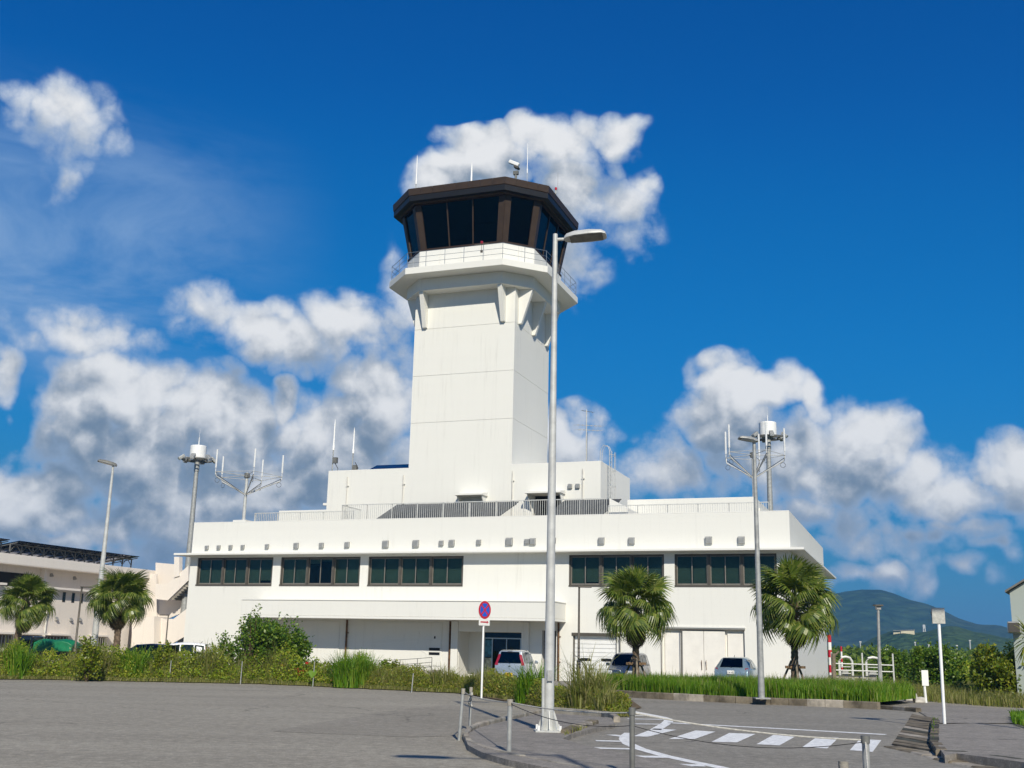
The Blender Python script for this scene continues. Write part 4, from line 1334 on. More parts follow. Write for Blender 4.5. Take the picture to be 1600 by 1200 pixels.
# ------------------------------------------------------------------ floodlight masts behind the building
def flood_mast(px, top, base_px, Y, label, sc=1.0):
    t = at(px, top, Y)
    lp = thing('floodlight_mast', label, 'light mast', (t.x, Y, 0), .3, 'tall floodlight masts behind the building')
    H_ = t.z
    MB().tube([(0, 0, 0), (0, 0, H_ * .5), (0, 0, H_ - .9), (0, 0, H_ - .88), (0, 0, H_)], [.27 * sc, .22 * sc, .16 * sc, .2 * sc, .2 * sc], 12).build('pole', M['galv'], lp, True)
    ring_ = MB()
    for r_ in (.75, 1.15):
        ring_.tube([(math.cos(2 * math.pi * k / 20) * r_ * sc, math.sin(2 * math.pi * k / 20) * r_ * sc, H_) for k in range(21)], .05, 6)
    for k in range(6):
        q = k * math.pi / 3
        ring_.bar((0, 0, H_ - .05), (math.cos(q) * 1.2 * sc, math.sin(q) * 1.2 * sc, H_), .07)
    ring_.build('lamp_ring', M['galv_dk'], lp)
    MB().prism([(math.cos(2 * math.pi * k / 24) * .62 * sc, math.sin(2 * math.pi * k / 24) * .62 * sc) for k in range(24)], H_ + .12, H_ + 1.12 * sc).build('drum', M['drum'], lp, bevel=.06)
    MB().tube([(0, 0, H_ + 1.1), (0, 0, H_ + 1.75), (0, 0, H_ + 1.8), (0, 0, H_ + 2.5)], [.05, .04, .015, .008], 6).build('lightning_rod', M['rod'], lp)
    for k in range(6):
        q = k * math.pi / 3 + .2
        f = MB().box(-.25, .25, -.17, .17, -.12, .12).build('floodlight', M['galv'], lp, bevel=.03)
        f.location = (math.cos(q) * 1.22 * sc, math.sin(q) * 1.22 * sc, H_ + .12)
        f.rotation_euler = (0, R(38), q)
        MB().box(.251, .26, -.15, .15, -.1, .1).build('lens', M['lampglass'], f)
    return lp


flood_mast(308.5, 719, 297, 85, 'steel floodlight mast with white drum left of the white building')
flood_mast(1200, 684, 1206, 85, 'steel floodlight mast with white drum beside the right lamp post', 1.08)


# ------------------------------------------------------------------ roof antennas
def array_antenna(loc, zbase, zarm, ztop, rad, rod, label, a0, n=5):
    t = thing('antenna_array', label, 'antenna', loc, -PHI, 'rod antenna arrays on the roof')
    MB().tube([(0, 0, 0), (0, 0, ztop - zbase + .1)], [.12, .10], 10).build('mast', M['galv_lt'], t, True)
    MB().box(-.5, .5, -.5, .5, -.9, .06).build('plinth', M['trim'], t)
    MB().tube([(0, 0, ztop - zbase - .25), (0, 0, ztop - zbase + .05)], .2, 10).build('hub', M['galv_dk'], t, True)
    tips = []
    za, zt = zarm - zbase, ztop - zbase
    for k in range(n):
        q = a0 + 2 * math.pi * k / n
        d = Vector((math.cos(q), math.sin(q), 0))
        tip = d * rad + Vector((0, 0, zt - .1))
        tips.append(tip)
        a = MB()
        a.tube([Vector((0, 0, za)), d * rad * .45 + Vector((0, 0, za + (zt - za) * .35)), d * rad * .97 + Vector((0, 0, za + (zt - za) * .72)), tip], .042, 6)
        a.tube([Vector((0, 0, zt - .1)), tip], .022, 6)
        a.build('arm', M['galv_lt'], t, True)
        c = MB()
        c.tube([Vector((0, 0, za + .05)), d * rad * .45 + Vector((0, 0, za + (zt - za) * .35 + .06)), tip + Vector((0, 0, -.15))], .02, 5)
        cc = d * rad * .93 + Vector((0, 0, za + (zt - za) * .62))
        c.tube([cc + d * math.cos(2 * math.pi * i / 12) * .16 + Vector((0, 0, math.sin(2 * math.pi * i / 12) * .16 - .12)) for i in range(13)], .012, 4)
        c.build('cable', M['cable'], t)
        r_ = MB()
        r_.tube([tip + Vector((0, 0, -.2)), tip + Vector((0, 0, .25))], .025, 6)
        r_.tube([tip + Vector((0, 0, .25)), tip + Vector((0, 0, .25 + rod))], .062, 8)
        r_.build('rod', M['rod'], t, True)
    s = MB()
    for k in range(n):
        s.tube([tips[k], tips[(k + 1) % n]], .018, 5)
    s.build('brace', M['galv_lt'], t)
    return t


array_antenna(bw(-36.45, 3.0, 9.7), 9.7, 11.5, 12.95, 2.35, 1.25, 'rod antenna array on the left roof corner', .45)
array_antenna(bw(-2.9, 8.0, 10.4), 10.4, 12.35, 13.95, 1.95, 1.45, 'rod antenna array on the right end of the roof', .25)


def whip(px, py0, py1, v, label, r=.055, base=True, group='white whip antennas'):
    u, z0 = bv(px, py0, v)
    _, z1 = bv(px, py1, v)
    zb = PZ + .07 if base else 32.4
    t = thing('whip_antenna', label, 'antenna', bw(u, v, zb), -PHI, group)
    hh = z1 - zb
    MB().tube([(0, 0, 0), (0, 0, hh * .42)], r * .75, 8).build('stub_mast', M['galv'], t, True)
    MB().tube([(0, 0, hh * .42), (0, 0, hh * .5), (0, 0, hh * .52), (0, 0, hh * .9), (0, 0, hh)], [r * 1.4, r * 1.5, r, r * .85, r * .18], 8).build('rod', M['drum'], t, True)
    if base:
        MB().box(.05, .35, -.12, .12, .7 if px < 530 else .05, 1.1 if px < 530 else .5).build('junction_box', M['galv_dk'], t)
        MB().tube([(.2, 0, .7), (.45, 0, .3), (.3, .1, 0)], .025, 6).build('cable', M['cable'], t)
        MB().box(-.15, .15, -.15, .15, 0, .08).build('foot', M['galv_dk'], t)
    return t


whip(519, 735, 655, 6.0, 'taller white whip antenna at the left end of the penthouse roof')
whip(550.5, 730, 668, 6.0, 'shorter white whip antenna second from the left on the penthouse roof')
# television aerial
u, z0 = bv(916, 722, 7)
_, z1 = bv(916, 640, 7)
t = thing('yagi_aerial', 'thin television aerial with crossbars on the right of the penthouse roof', 'aerial', bw(u, 7, PZ + .07), -PHI)
hh = z1 - PZ - .07
MB().tube([(0, 0, 0), (0, 0, hh)], .035, 6).build('mast', M['galv_lt'], t, True)
for (z, L, nb, ang, bl) in ((hh * .72, 1.7, 7, .5, .5), (hh * .64, 1.5, 6, .5, .55), (hh * .97, .9, 5, .9, .3)):
    y = MB()
    d = Vector((math.cos(ang), math.sin(ang), 0))
    p = Vector((-d.y, d.x, 0)) if bl < .4 else Vector((math.cos(ang - .9), math.sin(ang - .9), 0))
    o_ = Vector((0, 0, z))
    y.tube([o_ - d * L * .4, o_ + d * L * .6], .014, 5)
    for k in range(nb):
        c = o_ + d * L * (-.4 + k / (nb - 1))
        y.tube([c - p * bl * .5, c + p * bl * .5], .009, 4)
    y.build('boom', M['galv_lt'] if bl > .4 else M['galv_dk'], t)
MB().tube([(.04, 0, 0), (.05, .02, hh * .6)], .012, 5).build('cable', M['cable'], t)
# equipment on the cab roof
whip(650, 291, 243, 5.6, 'white whip antenna at the left corner of the cab roof', .045, False)
whip(823.5, 282, 223, 6.2, 'thinnest whip antenna right of the camera on the cab roof', .028, False)
whip(736.5, 282, 254, 7.0, 'stubby grey rod antenna left of the camera on the cab roof', .07, False)
u, z = bv(806, 276, 6.4)
t = thing('floodlight_camera', 'white pan and tilt camera on the cab roof', 'camera', bw(u, 6.4, 32.4), -PHI)
_, zc = bv(806, 256, 6.4)
hh = zc - 32.4
mb = MB()
mb.tube([(0, 0, 0), (0, 0, hh * .7)], .09, 8)
mb.tube([(-.12, 0, 0), (0, 0, hh * .5)], .03, 6)
mb.box(-.18, .18, -.1, .1, hh * .68, hh * .78)
mb.build('stand', M['galv_dk'], t, True)
hd = MB().box(-.52, .30, -.14, .14, -.13, .13).build('housing', M['drum'], t, bevel=.05)
hd.location, hd.rotation_euler = (-.05, 0, hh), (0, R(28), 0)
MB().box(.05, .42, -.2, .2, -.30, -.14).build('motor', M['frame_dk'], hd, bevel=.03)
MB().box(-.53, -.522, -.1, .1, -.1, .1).build('lens', M['lampglass'], hd)
for (px, py, v, lab, z_) in ((868.5, 297, 6.5, 'red obstruction lamp with thin rod at the right edge of the cab roof', 32.4),):
    u, z = bv(px, py, v)
    t = thing('obstruction_lamp', lab, 'warning light', bw(u, v, 32.4), -PHI, 'red obstruction lamps')
    zz = max(z - 32.4, .25)
    MB().tube([(0, 0, 0), (0, 0, zz)], .05, 8).build('stand', M['galv'], t, True)
    MB().tube([(0, 0, zz), (0, 0, zz + .05), (0, 0, zz + .17), (0, 0, zz + .21)], [.07, .085, .085, .03], 10).build('lens', M['red'], t, True)
    MB().tube([(.14, 0, 0), (.14, 0, zz + 1.3)], .012, 5).build('lightning_rod', M['galv'], t)
c_ = bw(TU + 2.0, TV - 5.86, 27.75)
t = thing('obstruction_lamp', 'red obstruction lamp on the front of the gallery rail', 'warning light', c_, -PHI, 'red obstruction lamps')
MB().box(-.5, .5, -.06, .06, .0, .05).build('crossbar', M['frame_dk'], t)
MB().tube([(0, 0, .05), (0, 0, .08), (0, 0, .22), (0, 0, .26)], [.08, .1, .1, .04], 10).build('lens', M['tail'], t, True)
MB().box(-.07, .07, -.05, .05, -.55, -.4).build('junction_box', M['frame_dk'], t)
MB().tube([(0, 0, -.4), (0, 0, 0)], .015, 5).build('cable', M['cable'], t)

# ------------------------------------------------------------------ signs
def disc(r, y, n=32, sx=1):
    return [(math.cos(2 * math.pi * k / n) * r, y, math.sin(2 * math.pi * k / n) * r) for k in range(n)]


Y = 38.5
c = at(757, 953, Y)
sg = thing('no_stopping_sign', 'round blue and red no stopping sign on a white pole in the hedge', 'traffic sign', (c.x, Y, 0), .82)
MB().tube([(0, .03, 0), (0, .03, c.z + .25)], .035, 10).build('pole', M['whitepole'], sg, True)
d_ = MB()
d_.rings([[(x, y, z + c.z) for x, y, z in disc(.31, .0)], [(x, y, z + c.z) for x, y, z in disc(.31, -.012)]])
pl = d_.build('disc', M['signwhite'], sg)
MB().rings([[(x, y, z + c.z) for x, y, z in disc(.30, -.0125)], [(x, y, z + c.z) for x, y, z in disc(.30, -.015)]]).build('red_border', M['red'], pl)
MB().rings([[(x, y, z + c.z) for x, y, z in disc(.225, -.0155)], [(x, y, z + c.z) for x, y, z in disc(.225, -.018)]]).build('blue_field', M['blue'], pl)
for s in (-1, 1):
    MB().bar((-.165 * s, -.020, c.z - .165), (.165 * s, -.020, c.z + .165), .003 + .0006 * s, .055).build('red_cross_bar', M['red'], pl)
zb = at(757, 972, Y).z
pl = MB().box(-.26, .26, -.012, .0, zb - .115, zb + .115).build('arrow_plate', M['signwhite'], sg)
MB().box(-.19, .12, -.016, -.013, zb - .022, zb + .022).build('arrow_shaft', M['red'], pl)
MB().add([(.12, -.015, zb - .055), (.2, -.015, zb), (.12, -.015, zb + .055)], [(0, 1, 2)]).build('arrow_head', M['red'], pl)

b = gp(1476, 1131, .12)
t_ = at(1465.5, 951, b.y)
sg = thing('square_sign', 'square sign seen from behind on a tall white pole at the right footway', 'traffic sign', b, -.15)
dx = t_.x - b.x
hh = t_.z - b.z
MB().tube([(0, 0, 0), (dx, 0, hh)], .038, 10).build('pole', M['whitepole'], sg, True)
MB().box(dx - .16, dx + .14, -.055, -.045, hh - .36, hh + .02).build('panel', M['signback'], sg)
MB().box(dx - .17, dx + .15, .042, .07, hh - .12, hh - .08).build('bracket', M['galv'], sg)
pn = MB().box(dx - .155, dx + .135, .046, .052, hh - .355, hh + .015).build('panel_back', M['signback'], sg)
b = gp(1447, 1098, .03)
t_ = at(1445, 1048, b.y)
sg = thing('marker_post', 'short white marker post with flat plate at the edge of the tall grass', 'marker post', b, .1)
hh = t_.z - b.z
MB().tube([(0, 0, 0), (-.05, 0, hh)], .05, 8).build('post', M['whitepole'], sg, True)
MB().box(-.14, .12, -.07, -.055, hh - .55, hh + .02).build('plate', M['signwhite'], sg)

# ------------------------------------------------------------------ rope posts along the footway
posts = {}
for key, px, py, pt, lab in (('a', 717, 1157, 1076, 'leaning rope post at the left end of the rope, nearest the hedge side'),
                             ('b', 734, 1141, 1074, 'rope post hung with a knotted bundle of rope'),
                             ('c', 795, 1185, 1093, 'rope post standing alone left of the tall lamp'),
                             ('d', 988, 1222, 1106, 'dark rope post in front of the road hatching'),
                             ('e', 1356, 1235, 1150, 'thick rope post before the crosswalk end'),
                             ('f', 1321, 1262, 1190, 'short post stub left of the thick rope post')):
    b = gp(px, py, .0)
    top = at(px + (2 if key == 'a' else 0), pt, b.y)
    t = thing('rope_post', lab, 'post', b, 0, 'rope posts along the footway')
    r_ = {'a': .030, 'b': .028, 'c': .038, 'd': .036, 'e': .045, 'f': .045}[key]
    dx = .05 if key == 'a' else 0
    MB().tube([(0, 0, -.05), (dx * .5, 0, top.z * .5), (dx, 0, top.z)], r_, 10).build('post', M['galv_dk'] if key == 'd' else M['galv'], t, True)
    MB().tube([(dx, 0, top.z - .09), (dx, 0, top.z + .004)], r_ * 1.25, 10).build('cap', M['galv_dk'] if key in 'de' else M['conc'], t, True)
    posts[key] = Vector((b.x + dx, b.y, top.z))
    if key == 'b':
        for k in range(3):
            q = [(.03 * math.sin(i * .9 + k), -.035 + .02 * math.cos(i + k * 2), top.z - .1 - .045 * i) for i in range(7)]
            MB().tube(q, .018, 6).build('rope_bundle', M['rope'] if k else M['galv_dk'], t, True)


def rope(a, b, za, zb, sag, r, mat, label, group='ropes strung between the posts'):
    a, b = Vector((a.x, a.y, za)), Vector((b.x, b.y, zb))
    pts = [a.lerp(b, i / 16) - Vector((0, 0, sag * 4 * (i / 16) * (1 - i / 16))) for i in range(17)]
    MB().tube(pts, r, 6).build('rope', M[mat], None, True, label=label, cat='rope', group=group)


pz = {k: v.z for k, v in posts.items()}
rope(posts['a'], posts['b'], pz['a'] - .05, pz['b'] - .16, .01, .013, 'rope', 'short pale rope between the two posts nearest the hedge')
rope(posts['b'], posts['c'], pz['b'] - .16, pz['c'] - .04, .03, .010, 'rope', 'pale rope sloping to the post left of the lamp')
rope(posts['c'], posts['d'], pz['c'] - .04, pz['d'] - .06, .05, .010, 'rope', 'pale rope passing behind the tall lamp')
rope(posts['d'], posts['e'], pz['d'] - .06, pz['e'] - .05, .06, .011, 'rope', 'pale rope across the crosswalk view')
rope(posts['c'], posts['d'], pz['c'] - .06, pz['d'] - .22, .12, .0055, 'cable', 'thin dark line below the rope at the lamp')
rope(posts['d'], posts['e'], pz['d'] - .22, pz['e'] - .07, .16, .0055, 'cable', 'thin dark line sagging below the crosswalk rope')
rope(posts['e'], Vector((posts['e'].x - .35, posts['e'].y - 1.2, 0)), pz['e'] - .05, .2, .1, .012, 'rope', 'loose rope hanging from the thick post')

# thin stakes in front of the hedge
for i, (px, py, pt) in enumerate(((58, 1060, 1028), (159, 1062, 1031), (266, 1066, 1032), (377, 1069, 1033), (490, 1073, 1033), (644, 1082, 1052))):
    b = gp(px - 1, py, 0)
    t = at(px + 2, pt, b.y)
    ordn = ['first', 'second', 'third', 'fourth', 'fifth', 'sixth'][i]
    MB().tube([b - Vector((0, 0.05, .05)), Vector((t.x, b.y - .05, t.z))], [.022, .018], 8).build('hedge_stake', M['galv'], None, True, label=f'{ordn} thin pale stake from the left at the front of the hedge', cat='stake', group='stakes along the hedge')

# ------------------------------------------------------------------ things beyond the right end of the building
def rod_mast(px, pb, pt, Y, r, label):
    b, t = at(px, pb, Y), at(px, pt, Y)
    o = thing('warning_mast', label, 'mast', (b.x, Y, 0), 0, 'red and white masts')
    n = 6
    for k in range(n):
        MB().tube([(0, 0, t.z * k / n), (0, 0, t.z * (k + 1) / n)], r, 10).build('band', M['red'] if k % 2 else M['signwhite'], o, True)
    return o


rod_mast(1298, 1050, 992, 84, .14, 'red and white banded mast at the right foot of the building')
rod_mast(1316, 1050, 1010, 95, .08, 'shorter red and white mast right of the banded mast')


def arch(px0, px1, pt, pb, Y, label):
    a, b = at(px0, pt, Y), at(px1, pt, Y)
    w = b.x - a.x
    o = thing('gate_frame', label, 'gate', (a.x, Y, 0), 0, 'white gate frames')
    H_ = a.z
    mb = MB()
    mb.tube([(0, 0, 0), (0, 0, H_ - .25), (.12, 0, H_ - .05), (.35, 0, H_), (w - .35, 0, H_), (w - .12, 0, H_ - .05), (w, 0, H_ - .25), (w, 0, 0)], .07, 8)
    mb.build('frame', M['balus'], o, True)
    m2 = MB()
    for k in range(1, 4):
        m2.bar((.1, 0, H_ * k / 4.5), (w - .1, 0, H_ * k / 4.5), .05)
    m2.build('crossbar', M['galv_lt'], o)
    MB().box(w * .25, w * .75, .1, .5, .3, H_ * .55).build('equipment_box', M['vent'], o, bevel=.03)
    return o


arch(1311, 1331, 1026, 1055, 66, 'white arched frame left of the slim lamp, by the building corner')
arch(1353, 1375, 1027, 1055, 66, 'white arched frame directly behind the thin grey lamp')
a, b = at(1300, 1043, 63), at(1396, 1046, 63)
fc = thing('pipe_fence', 'white pipe fence in front of the arched frames', 'fence', (a.x, 63, 0))
w = b.x - a.x
for k in range(3):
    MB().tube([(w * k / 2, 0, 0), (w * k / 2, 0, 1.9)], .045, 8).build('post', M['balus'], fc, True)
for z in (.35, .95, 1.3):
    MB().tube([(0, 0, z), (w, 0, z - .03)], .03, 8).build('rail', M['balus'], fc, True)
for k in range(3):
    MB().box(0, w * .75, .4, .7, .12 + .2 * k, .26 + .2 * k).build('plank', M['conc'], fc)
b = at(1304, 1065, 50)
t = at(1303, 1021, 50)
st = thing('timber_post', 'weathered timber post at the right corner of the building', 'post', (b.x, 50, 0))
MB().tube([(0, 0, 0), (-.02, 0, t.z * .5), (0, 0, t.z)], [.11, .1, .09], 10).build('post', M['stake'], st, True)
MB().tube([(0, 0, t.z - .15), (.25, 0, t.z + .1)], .04, 6).build('branch_stub', M['stake'], st, True)
for (px, py, s, lab) in ((1423, 1095, .28, 'white lump of broken concrete on the path'), (1436, 1098, .22, 'smaller broken concrete block right of the white lump')):
    p = gp(px, py, .02)
    rr = random.Random(px)
    base = [Vector((x, y, z)) for x in (-1, 1) for y in (-1, 1) for z in (0, 1)]
    vs = [(p.x + v.x * s * rr.uniform(.6, 1), p.y + v.y * s * rr.uniform(.5, .9), .02 + v.z * s * rr.uniform(.7, 1.1)) for v in base]
    MB().add(vs, [(0, 1, 3, 2), (4, 6, 7, 5), (0, 4, 5, 1), (2, 3, 7, 6), (0, 2, 6, 4), (1, 5, 7, 3)]).build('rubble', M['stone'], None, bevel=.03, label=lab, cat='rubble', group='rubble on the path')
# pale building and pylon on the hill
a, b, c = at(1396, 985, 835), at(1427, 984, 835), at(1415, 992, 835)
hb = thing('hill_building', 'pale yellow building on the wooded hill', 'building', (a.x, 835, c.z), -.2)
w, h1, h2 = b.x - a.x, a.z - c.z, b.z - c.z
MB().hexa([(w * .35, 0, -14), (w, 0, -14), (w, 6, -14), (w * .35, 6, -14), (w * .35, 0, h1 * .9), (w, 0, h2 * .9), (w, 6, h2 * .9), (w * .35, 6, h1 * .9)]).build('wall', M['cliff'], hb)
MB().hexa([(0, 1, -14), (w * .345, 1, -14), (w * .345, 6, -14), (0, 6, -14), (0, 1, h1 * .85), (w * .36, 1, h1 * .85), (w * .36, 6, h1 * .85), (0, 6, h1 * .85)]).build('side_wing', M['cliff'], hb)
MB().hexa([(-.5, -.5, h1 * .9), (w + .5, -.5, h2 * .9), (w + .5, 6.5, h2 * .9), (-.5, 6.5, h1 * .9), (-.5, -.5, h1), (w + .5, -.5, h2), (w + .5, 6.5, h2), (-.5, 6.5, h1)]).build('roof', M['conc'], hb)
t = at(1443, 976, 880)
py_ = thing('relay_tower', 'distant lattice relay tower on the hill right of the pale building', 'tower', (t.x, 880, 8))
hh = t.z - 8
mb = MB()
for sx in (-1, 1):
    for sy in (-1, 1):
        mb.bar((sx * 1.5, sy * 1.5, 0), (sx * .6, sy * .6, hh), .5)
for k in range(5):
    z0, z1 = hh * k / 5, hh * (k + 1) / 5
    r0, r1 = 1.5 - .9 * k / 5, 1.5 - .9 * (k + 1) / 5
    mb.bar((-r0, -r0, z0), (r1, -r1, z1), .3).bar((r0, -r0, z0), (-r1, -r1, z1), .3)
mb.build('lattice', M['galv_lt'], py_)
MB().tube([(0, 0, hh * .88), (0, 0, hh)], 1.1, 10).build('dish_platform', M['galv_lt'], py_)
for i, (px, py, pb) in enumerate(((1345, 1002, 1022), (1431, 1003, 1025), (1452, 1007, 1027), (1517, 1000, 1026), (1496, 1008, 1027))):
    b, t = at(px, pb, 300), at(px, py, 300)
    o = thing('distant_pole', ['leftmost', 'second', 'third', 'rightmost', 'fourth'][i] + ' pale pole from the left in the far tree line', 'pole', (b.x, 300, 0), 0, 'pale poles in the far tree line')
    MB().tube([(0, 0, 0), (0, 0, t.z)], .16, 6).build('shaft', M['galv_lt'], o)
    MB().box(-.28, .28, -.2, .2, t.z - .3, t.z).build('head', M['galv_lt'], o)


# ------------------------------------------------------------------ vehicles
def inset_quad(P, ins, off):
    a, b, c, d = [Vector(p) for p in P]
    ctr = (a + b + c + d) / 4
    n = (b - a).cross(d - a).normalized()
    il, ir, ib, it = ins
    bot = lambda f: a.lerp(b, f)
    top = lambda f: d.lerp(c, f)
    q = [bot(il).lerp(top(il), ib), bot(1 - ir).lerp(top(1 - ir), ib), bot(1 - ir).lerp(top(1 - ir), 1 - it), bot(il).lerp(top(il), 1 - it)]
    return [p + n * off for p in q], n


def car(label, loc, rz, paint_, st, roof_i, kind, group=None, name='parked_car'):
    """Car from cross-sections front to rear: y, half-width at sill, belt height, half-width at top, top height."""
    t = thing(name, label, 'car', loc, rz, group)
    rings = []
    for (y, wl, zb, wr, zt) in st:
        rings.append([(-wl * .93, y, .20), (wl * .93, y, .20), (wl, y, .36), (wl, y, zb * .72), (wl * .97, y, zb), (wr, y, zt - .05), (wr * .86, y, zt), (0, y, zt + .012), (-wr * .86, y, zt),
                      (-wr, y, zt - .05), (-wl * .97, y, zb), (-wl, y, zb * .72), (-wl, y, .36)])
    body = MB().rings(rings).build('body', paint_, t, True, bevel=.03)

    def pane(P, ins, nm='window', mat='carglass', off=.012):
        q, n = inset_quad(P, ins, off)
        return MB().add([p for p in q] + [p - n * .02 for p in q], [(0, 1, 2, 3), (7, 6, 5, 4), (0, 4, 5, 1), (1, 5, 6, 2), (2, 6, 7, 3), (3, 7, 4, 0)]).build(nm, M[mat], t)
    i0, i1 = roof_i
    belt = lambda i, s: (s * st[i][1] * .97, st[i][0], st[i][2])
    top = lambda i, s: (s * st[i][3], st[i][0], st[i][4] - .05)
    # windscreen: cowl section i0-1 to roof section i0
    pane([(st[i0 - 1][3] * .95, st[i0 - 1][0], st[i0 - 1][4]), (-st[i0 - 1][3] * .95, st[i0 - 1][0], st[i0 - 1][4]), (-st[i0][3] * .92, st[i0][0], st[i0][4]), (st[i0][3] * .92, st[i0][0], st[i0][4])], (.05, .05, .06, .05), 'windscreen', off=.035)
    j = i1 + 1
    pane([(-st[j][3], st[j][0], st[j][4]), (st[j][3], st[j][0], st[j][4]), (st[i1][3] * .92, st[i1][0], st[i1][4]), (-st[i1][3] * .92, st[i1][0], st[i1][4])], (.07, .07, .05, .08), 'rear_window', off=.035)
    for s in (-1, 1):
        for i in range(i0, i1):
            P = [belt(i, s), belt(i + 1, s), top(i + 1, s), top(i, s)]
            if s < 0:
                P = [P[1], P[0], P[3], P[2]]
            pane(P, (.05, .05, .07, .1), 'side_window')
    yr, yf = st[-1][0], st[0][0]
    wb = st[len(st) // 2][1]
    L = yf - yr
    for s in (-1, 1):
        for y in (yf - L * .19, yr + L * .17):
            wh = MB().tube([(s * (wb - .19), y, .29), (s * (wb + .005), y, .29)], .29, 18).build('wheel', M['rubber'], t, True)
            MB().tube([(s * (wb + .001), y, .29), (s * (wb + .012), y, .29)], .18, 14).build('rim', M['rim'], wh)
        MB().box(s * (wb + .02), s * (wb + .2), yf - L * .33, yf - L * .30, 1.0, 1.15).build('mirror', paint_, t, bevel=.03)
    # rear
    rj = st[j]
    if kind != 'front':
        for s in (-1, 1):
            x = rj[1]
            if kind == 'kei':
                P = [(s * (x - .16), rj[0] - .01, .92), (s * (x - .005), rj[0] + .02, .92), (s * (st[i1][3] + .01), st[i1][0] - .05, st[i1][4] - .16), (s * (st[i1][3] - .10), st[i1][0] - .09, st[i1][4] - .16)]
            else:
                P = [(s * (x - .22), rj[0] - .01, .80), (s * (x + .0), rj[0] + .03, .80), (s * (x - .03), rj[0] + .06, rj[2] + .02), (s * (x - .16), rj[0] + .0, rj[2] + .02)]
            if s < 0:
                P = [P[1], P[0], P[3], P[2]]
            pane(P, (0, 0, 0, 0), 'tail_lamp', 'tail', .02)
        MB().box(-.62, .62, yr - .055, yr + .06, .32, .55).build('rear_bumper', paint_, t, bevel=.05)
        if kind == 'kei':
            pz = .50
            pl = MB().box(-.17, .17, yr - .075, yr - .058, pz - .085, pz + .085).build('number_plate', M['plate_y'], t)
            for k in range(4):
                MB().box(-.11 + k * .06, -.08 + k * .06, yr - .079, yr - .0755, pz - .06, pz + .03).build('plate_mark', M['black'], pl)
        else:
            pl = MB().box(-.17, .17, yr - .04, yr - .02, .74, .91).build('number_plate', M['signwhite'], t)
            cu = bpy.data.curves.new('plate_digits', 'FONT')
            cu.body, cu.size, cu.align_x = '14-42', .13, 'CENTER'
            tmp = bpy.data.objects.new('plate_digits', cu)
            dm = bpy.data.meshes.new_from_object(tmp)
            bpy.data.objects.remove(tmp)
            dm.materials.append(M['solar'])
            ob = link('plate_digits', dm, pl, (0, yr - .043, .76))
            ob.rotation_euler = (math.pi / 2, 0, 0)
        MB().bar((.02, st[j][0] - .035, st[j][4] + .02), (-.28, (st[j][0] + st[i1][0]) / 2 - .05, st[j][4] + .2), .02).build('wiper', M['black'], t)
        MB().box(-.12, .12, st[i1][0] - .12, st[i1][0] - .02, st[i1][4] - .07, st[i1][4] - .02).build('brake_lamp', M['black'], t)
        MB().box(-.05, .05, rj[0] - .035, rj[0] - .0, rj[4] - .14, rj[4] - .08).build('badge', M['chrome'], t)
    else:
        for s in (-1, 1):
            MB().box(s * (st[1][1] - .34), s * (st[1][1] - .02), yf - .16, yf + .012, .62, .80).build('headlight', M['lampglass'], t, bevel=.04)
        MB().box(-.36, .36, yf - .05, yf + .02, .66, .72).build('grille_bar', M['chrome'], t, bevel=.01)
        MB().box(-.5, .5, yf - .05, yf + .012, .34, .50).build('air_intake', M['black'], t)
        MB().box(-.07, .07, yf - .05, yf + .03, .735, .81).build('badge', M['chrome'], t, bevel=.02)
        MB().box(-.165, .165, yf + .02, yf + .03, .50, .63).build('number_plate', M['plate_y'], t)
    MB().tube([(0, st[i1][0] + .35, st[i1][4]), (.02, st[i1][0] + .2, st[i1][4] + .13)], .012, 5).build('aerial', M['black'], t)
    return t


KEI = [(1.68, .58, .60, .50, .64), (1.60, .69, .76, .60, .82), (1.12, .725, .93, .62, .99), (.50, .735, .96, .575, 1.54), (-.20, .735, .97, .58, 1.63), (-.95, .735, .97, .575, 1.63), (-1.50, .735, .98, .545, 1.58), (-1.66, .725, .94, .66, .99), (-1.70, .71, .70, .66, .72)]
FIT = [(1.92, .60, .58, .52, .62), (1.80, .76, .72, .62, .76), (1.05, .83, .90, .66, .97), (.25, .845, .93, .58, 1.47), (-.55, .845, .95, .60, 1.53), (-1.30, .84, .97, .57, 1.49), (-1.80, .83, 1.0, .64, 1.02), (-1.92, .80, .80, .70, .84), (-1.94, .78, .60, .72, .64)]
c = at(808, 1045, 54)
car('silver kei hatchback with red upright tail lamps before the entrance', (c.x, 55.5, 0), -.22, M['silver'], KEI, (3, 6), 'kei', 'cars parked before the white building')
c = at(987, 1045, 53.5)
car('dark blue kei van facing the camera behind the left staked palm', (c.x, 55.0, 0), math.pi - .36, M['navy'], KEI, (3, 6), 'front', 'cars parked before the white building')
c = at(1166, 1050, 54.5)
car('pale blue hatchback seen from behind next to the double door', (c.x, 56.2, 0), -.40, M['iceblue'], FIT, (3, 5), 'fit', 'cars parked before the white building')
for px, Y, rz, mt, st, lab in ((228, 62, 1.35, 'carblack', FIT, 'black hatchback behind the hedge left of the outside stair'),
                               (262, 64, 1.5, 'silver', FIT, 'silver roofed hatchback behind the hedge below the stair')):
    c = at(px, 1020, Y)
    car(lab, (c.x, Y, 0), rz, M[mt], st, (3, 5), 'fit', 'cars parked before the beige building')
c = at(305, 1015, 67)
car('white kei van partly hidden by the shrub at the building corner', (c.x, 63.5, 0), 1.7, M['carwhite'], KEI, (3, 6), 'kei', 'cars parked before the beige building')

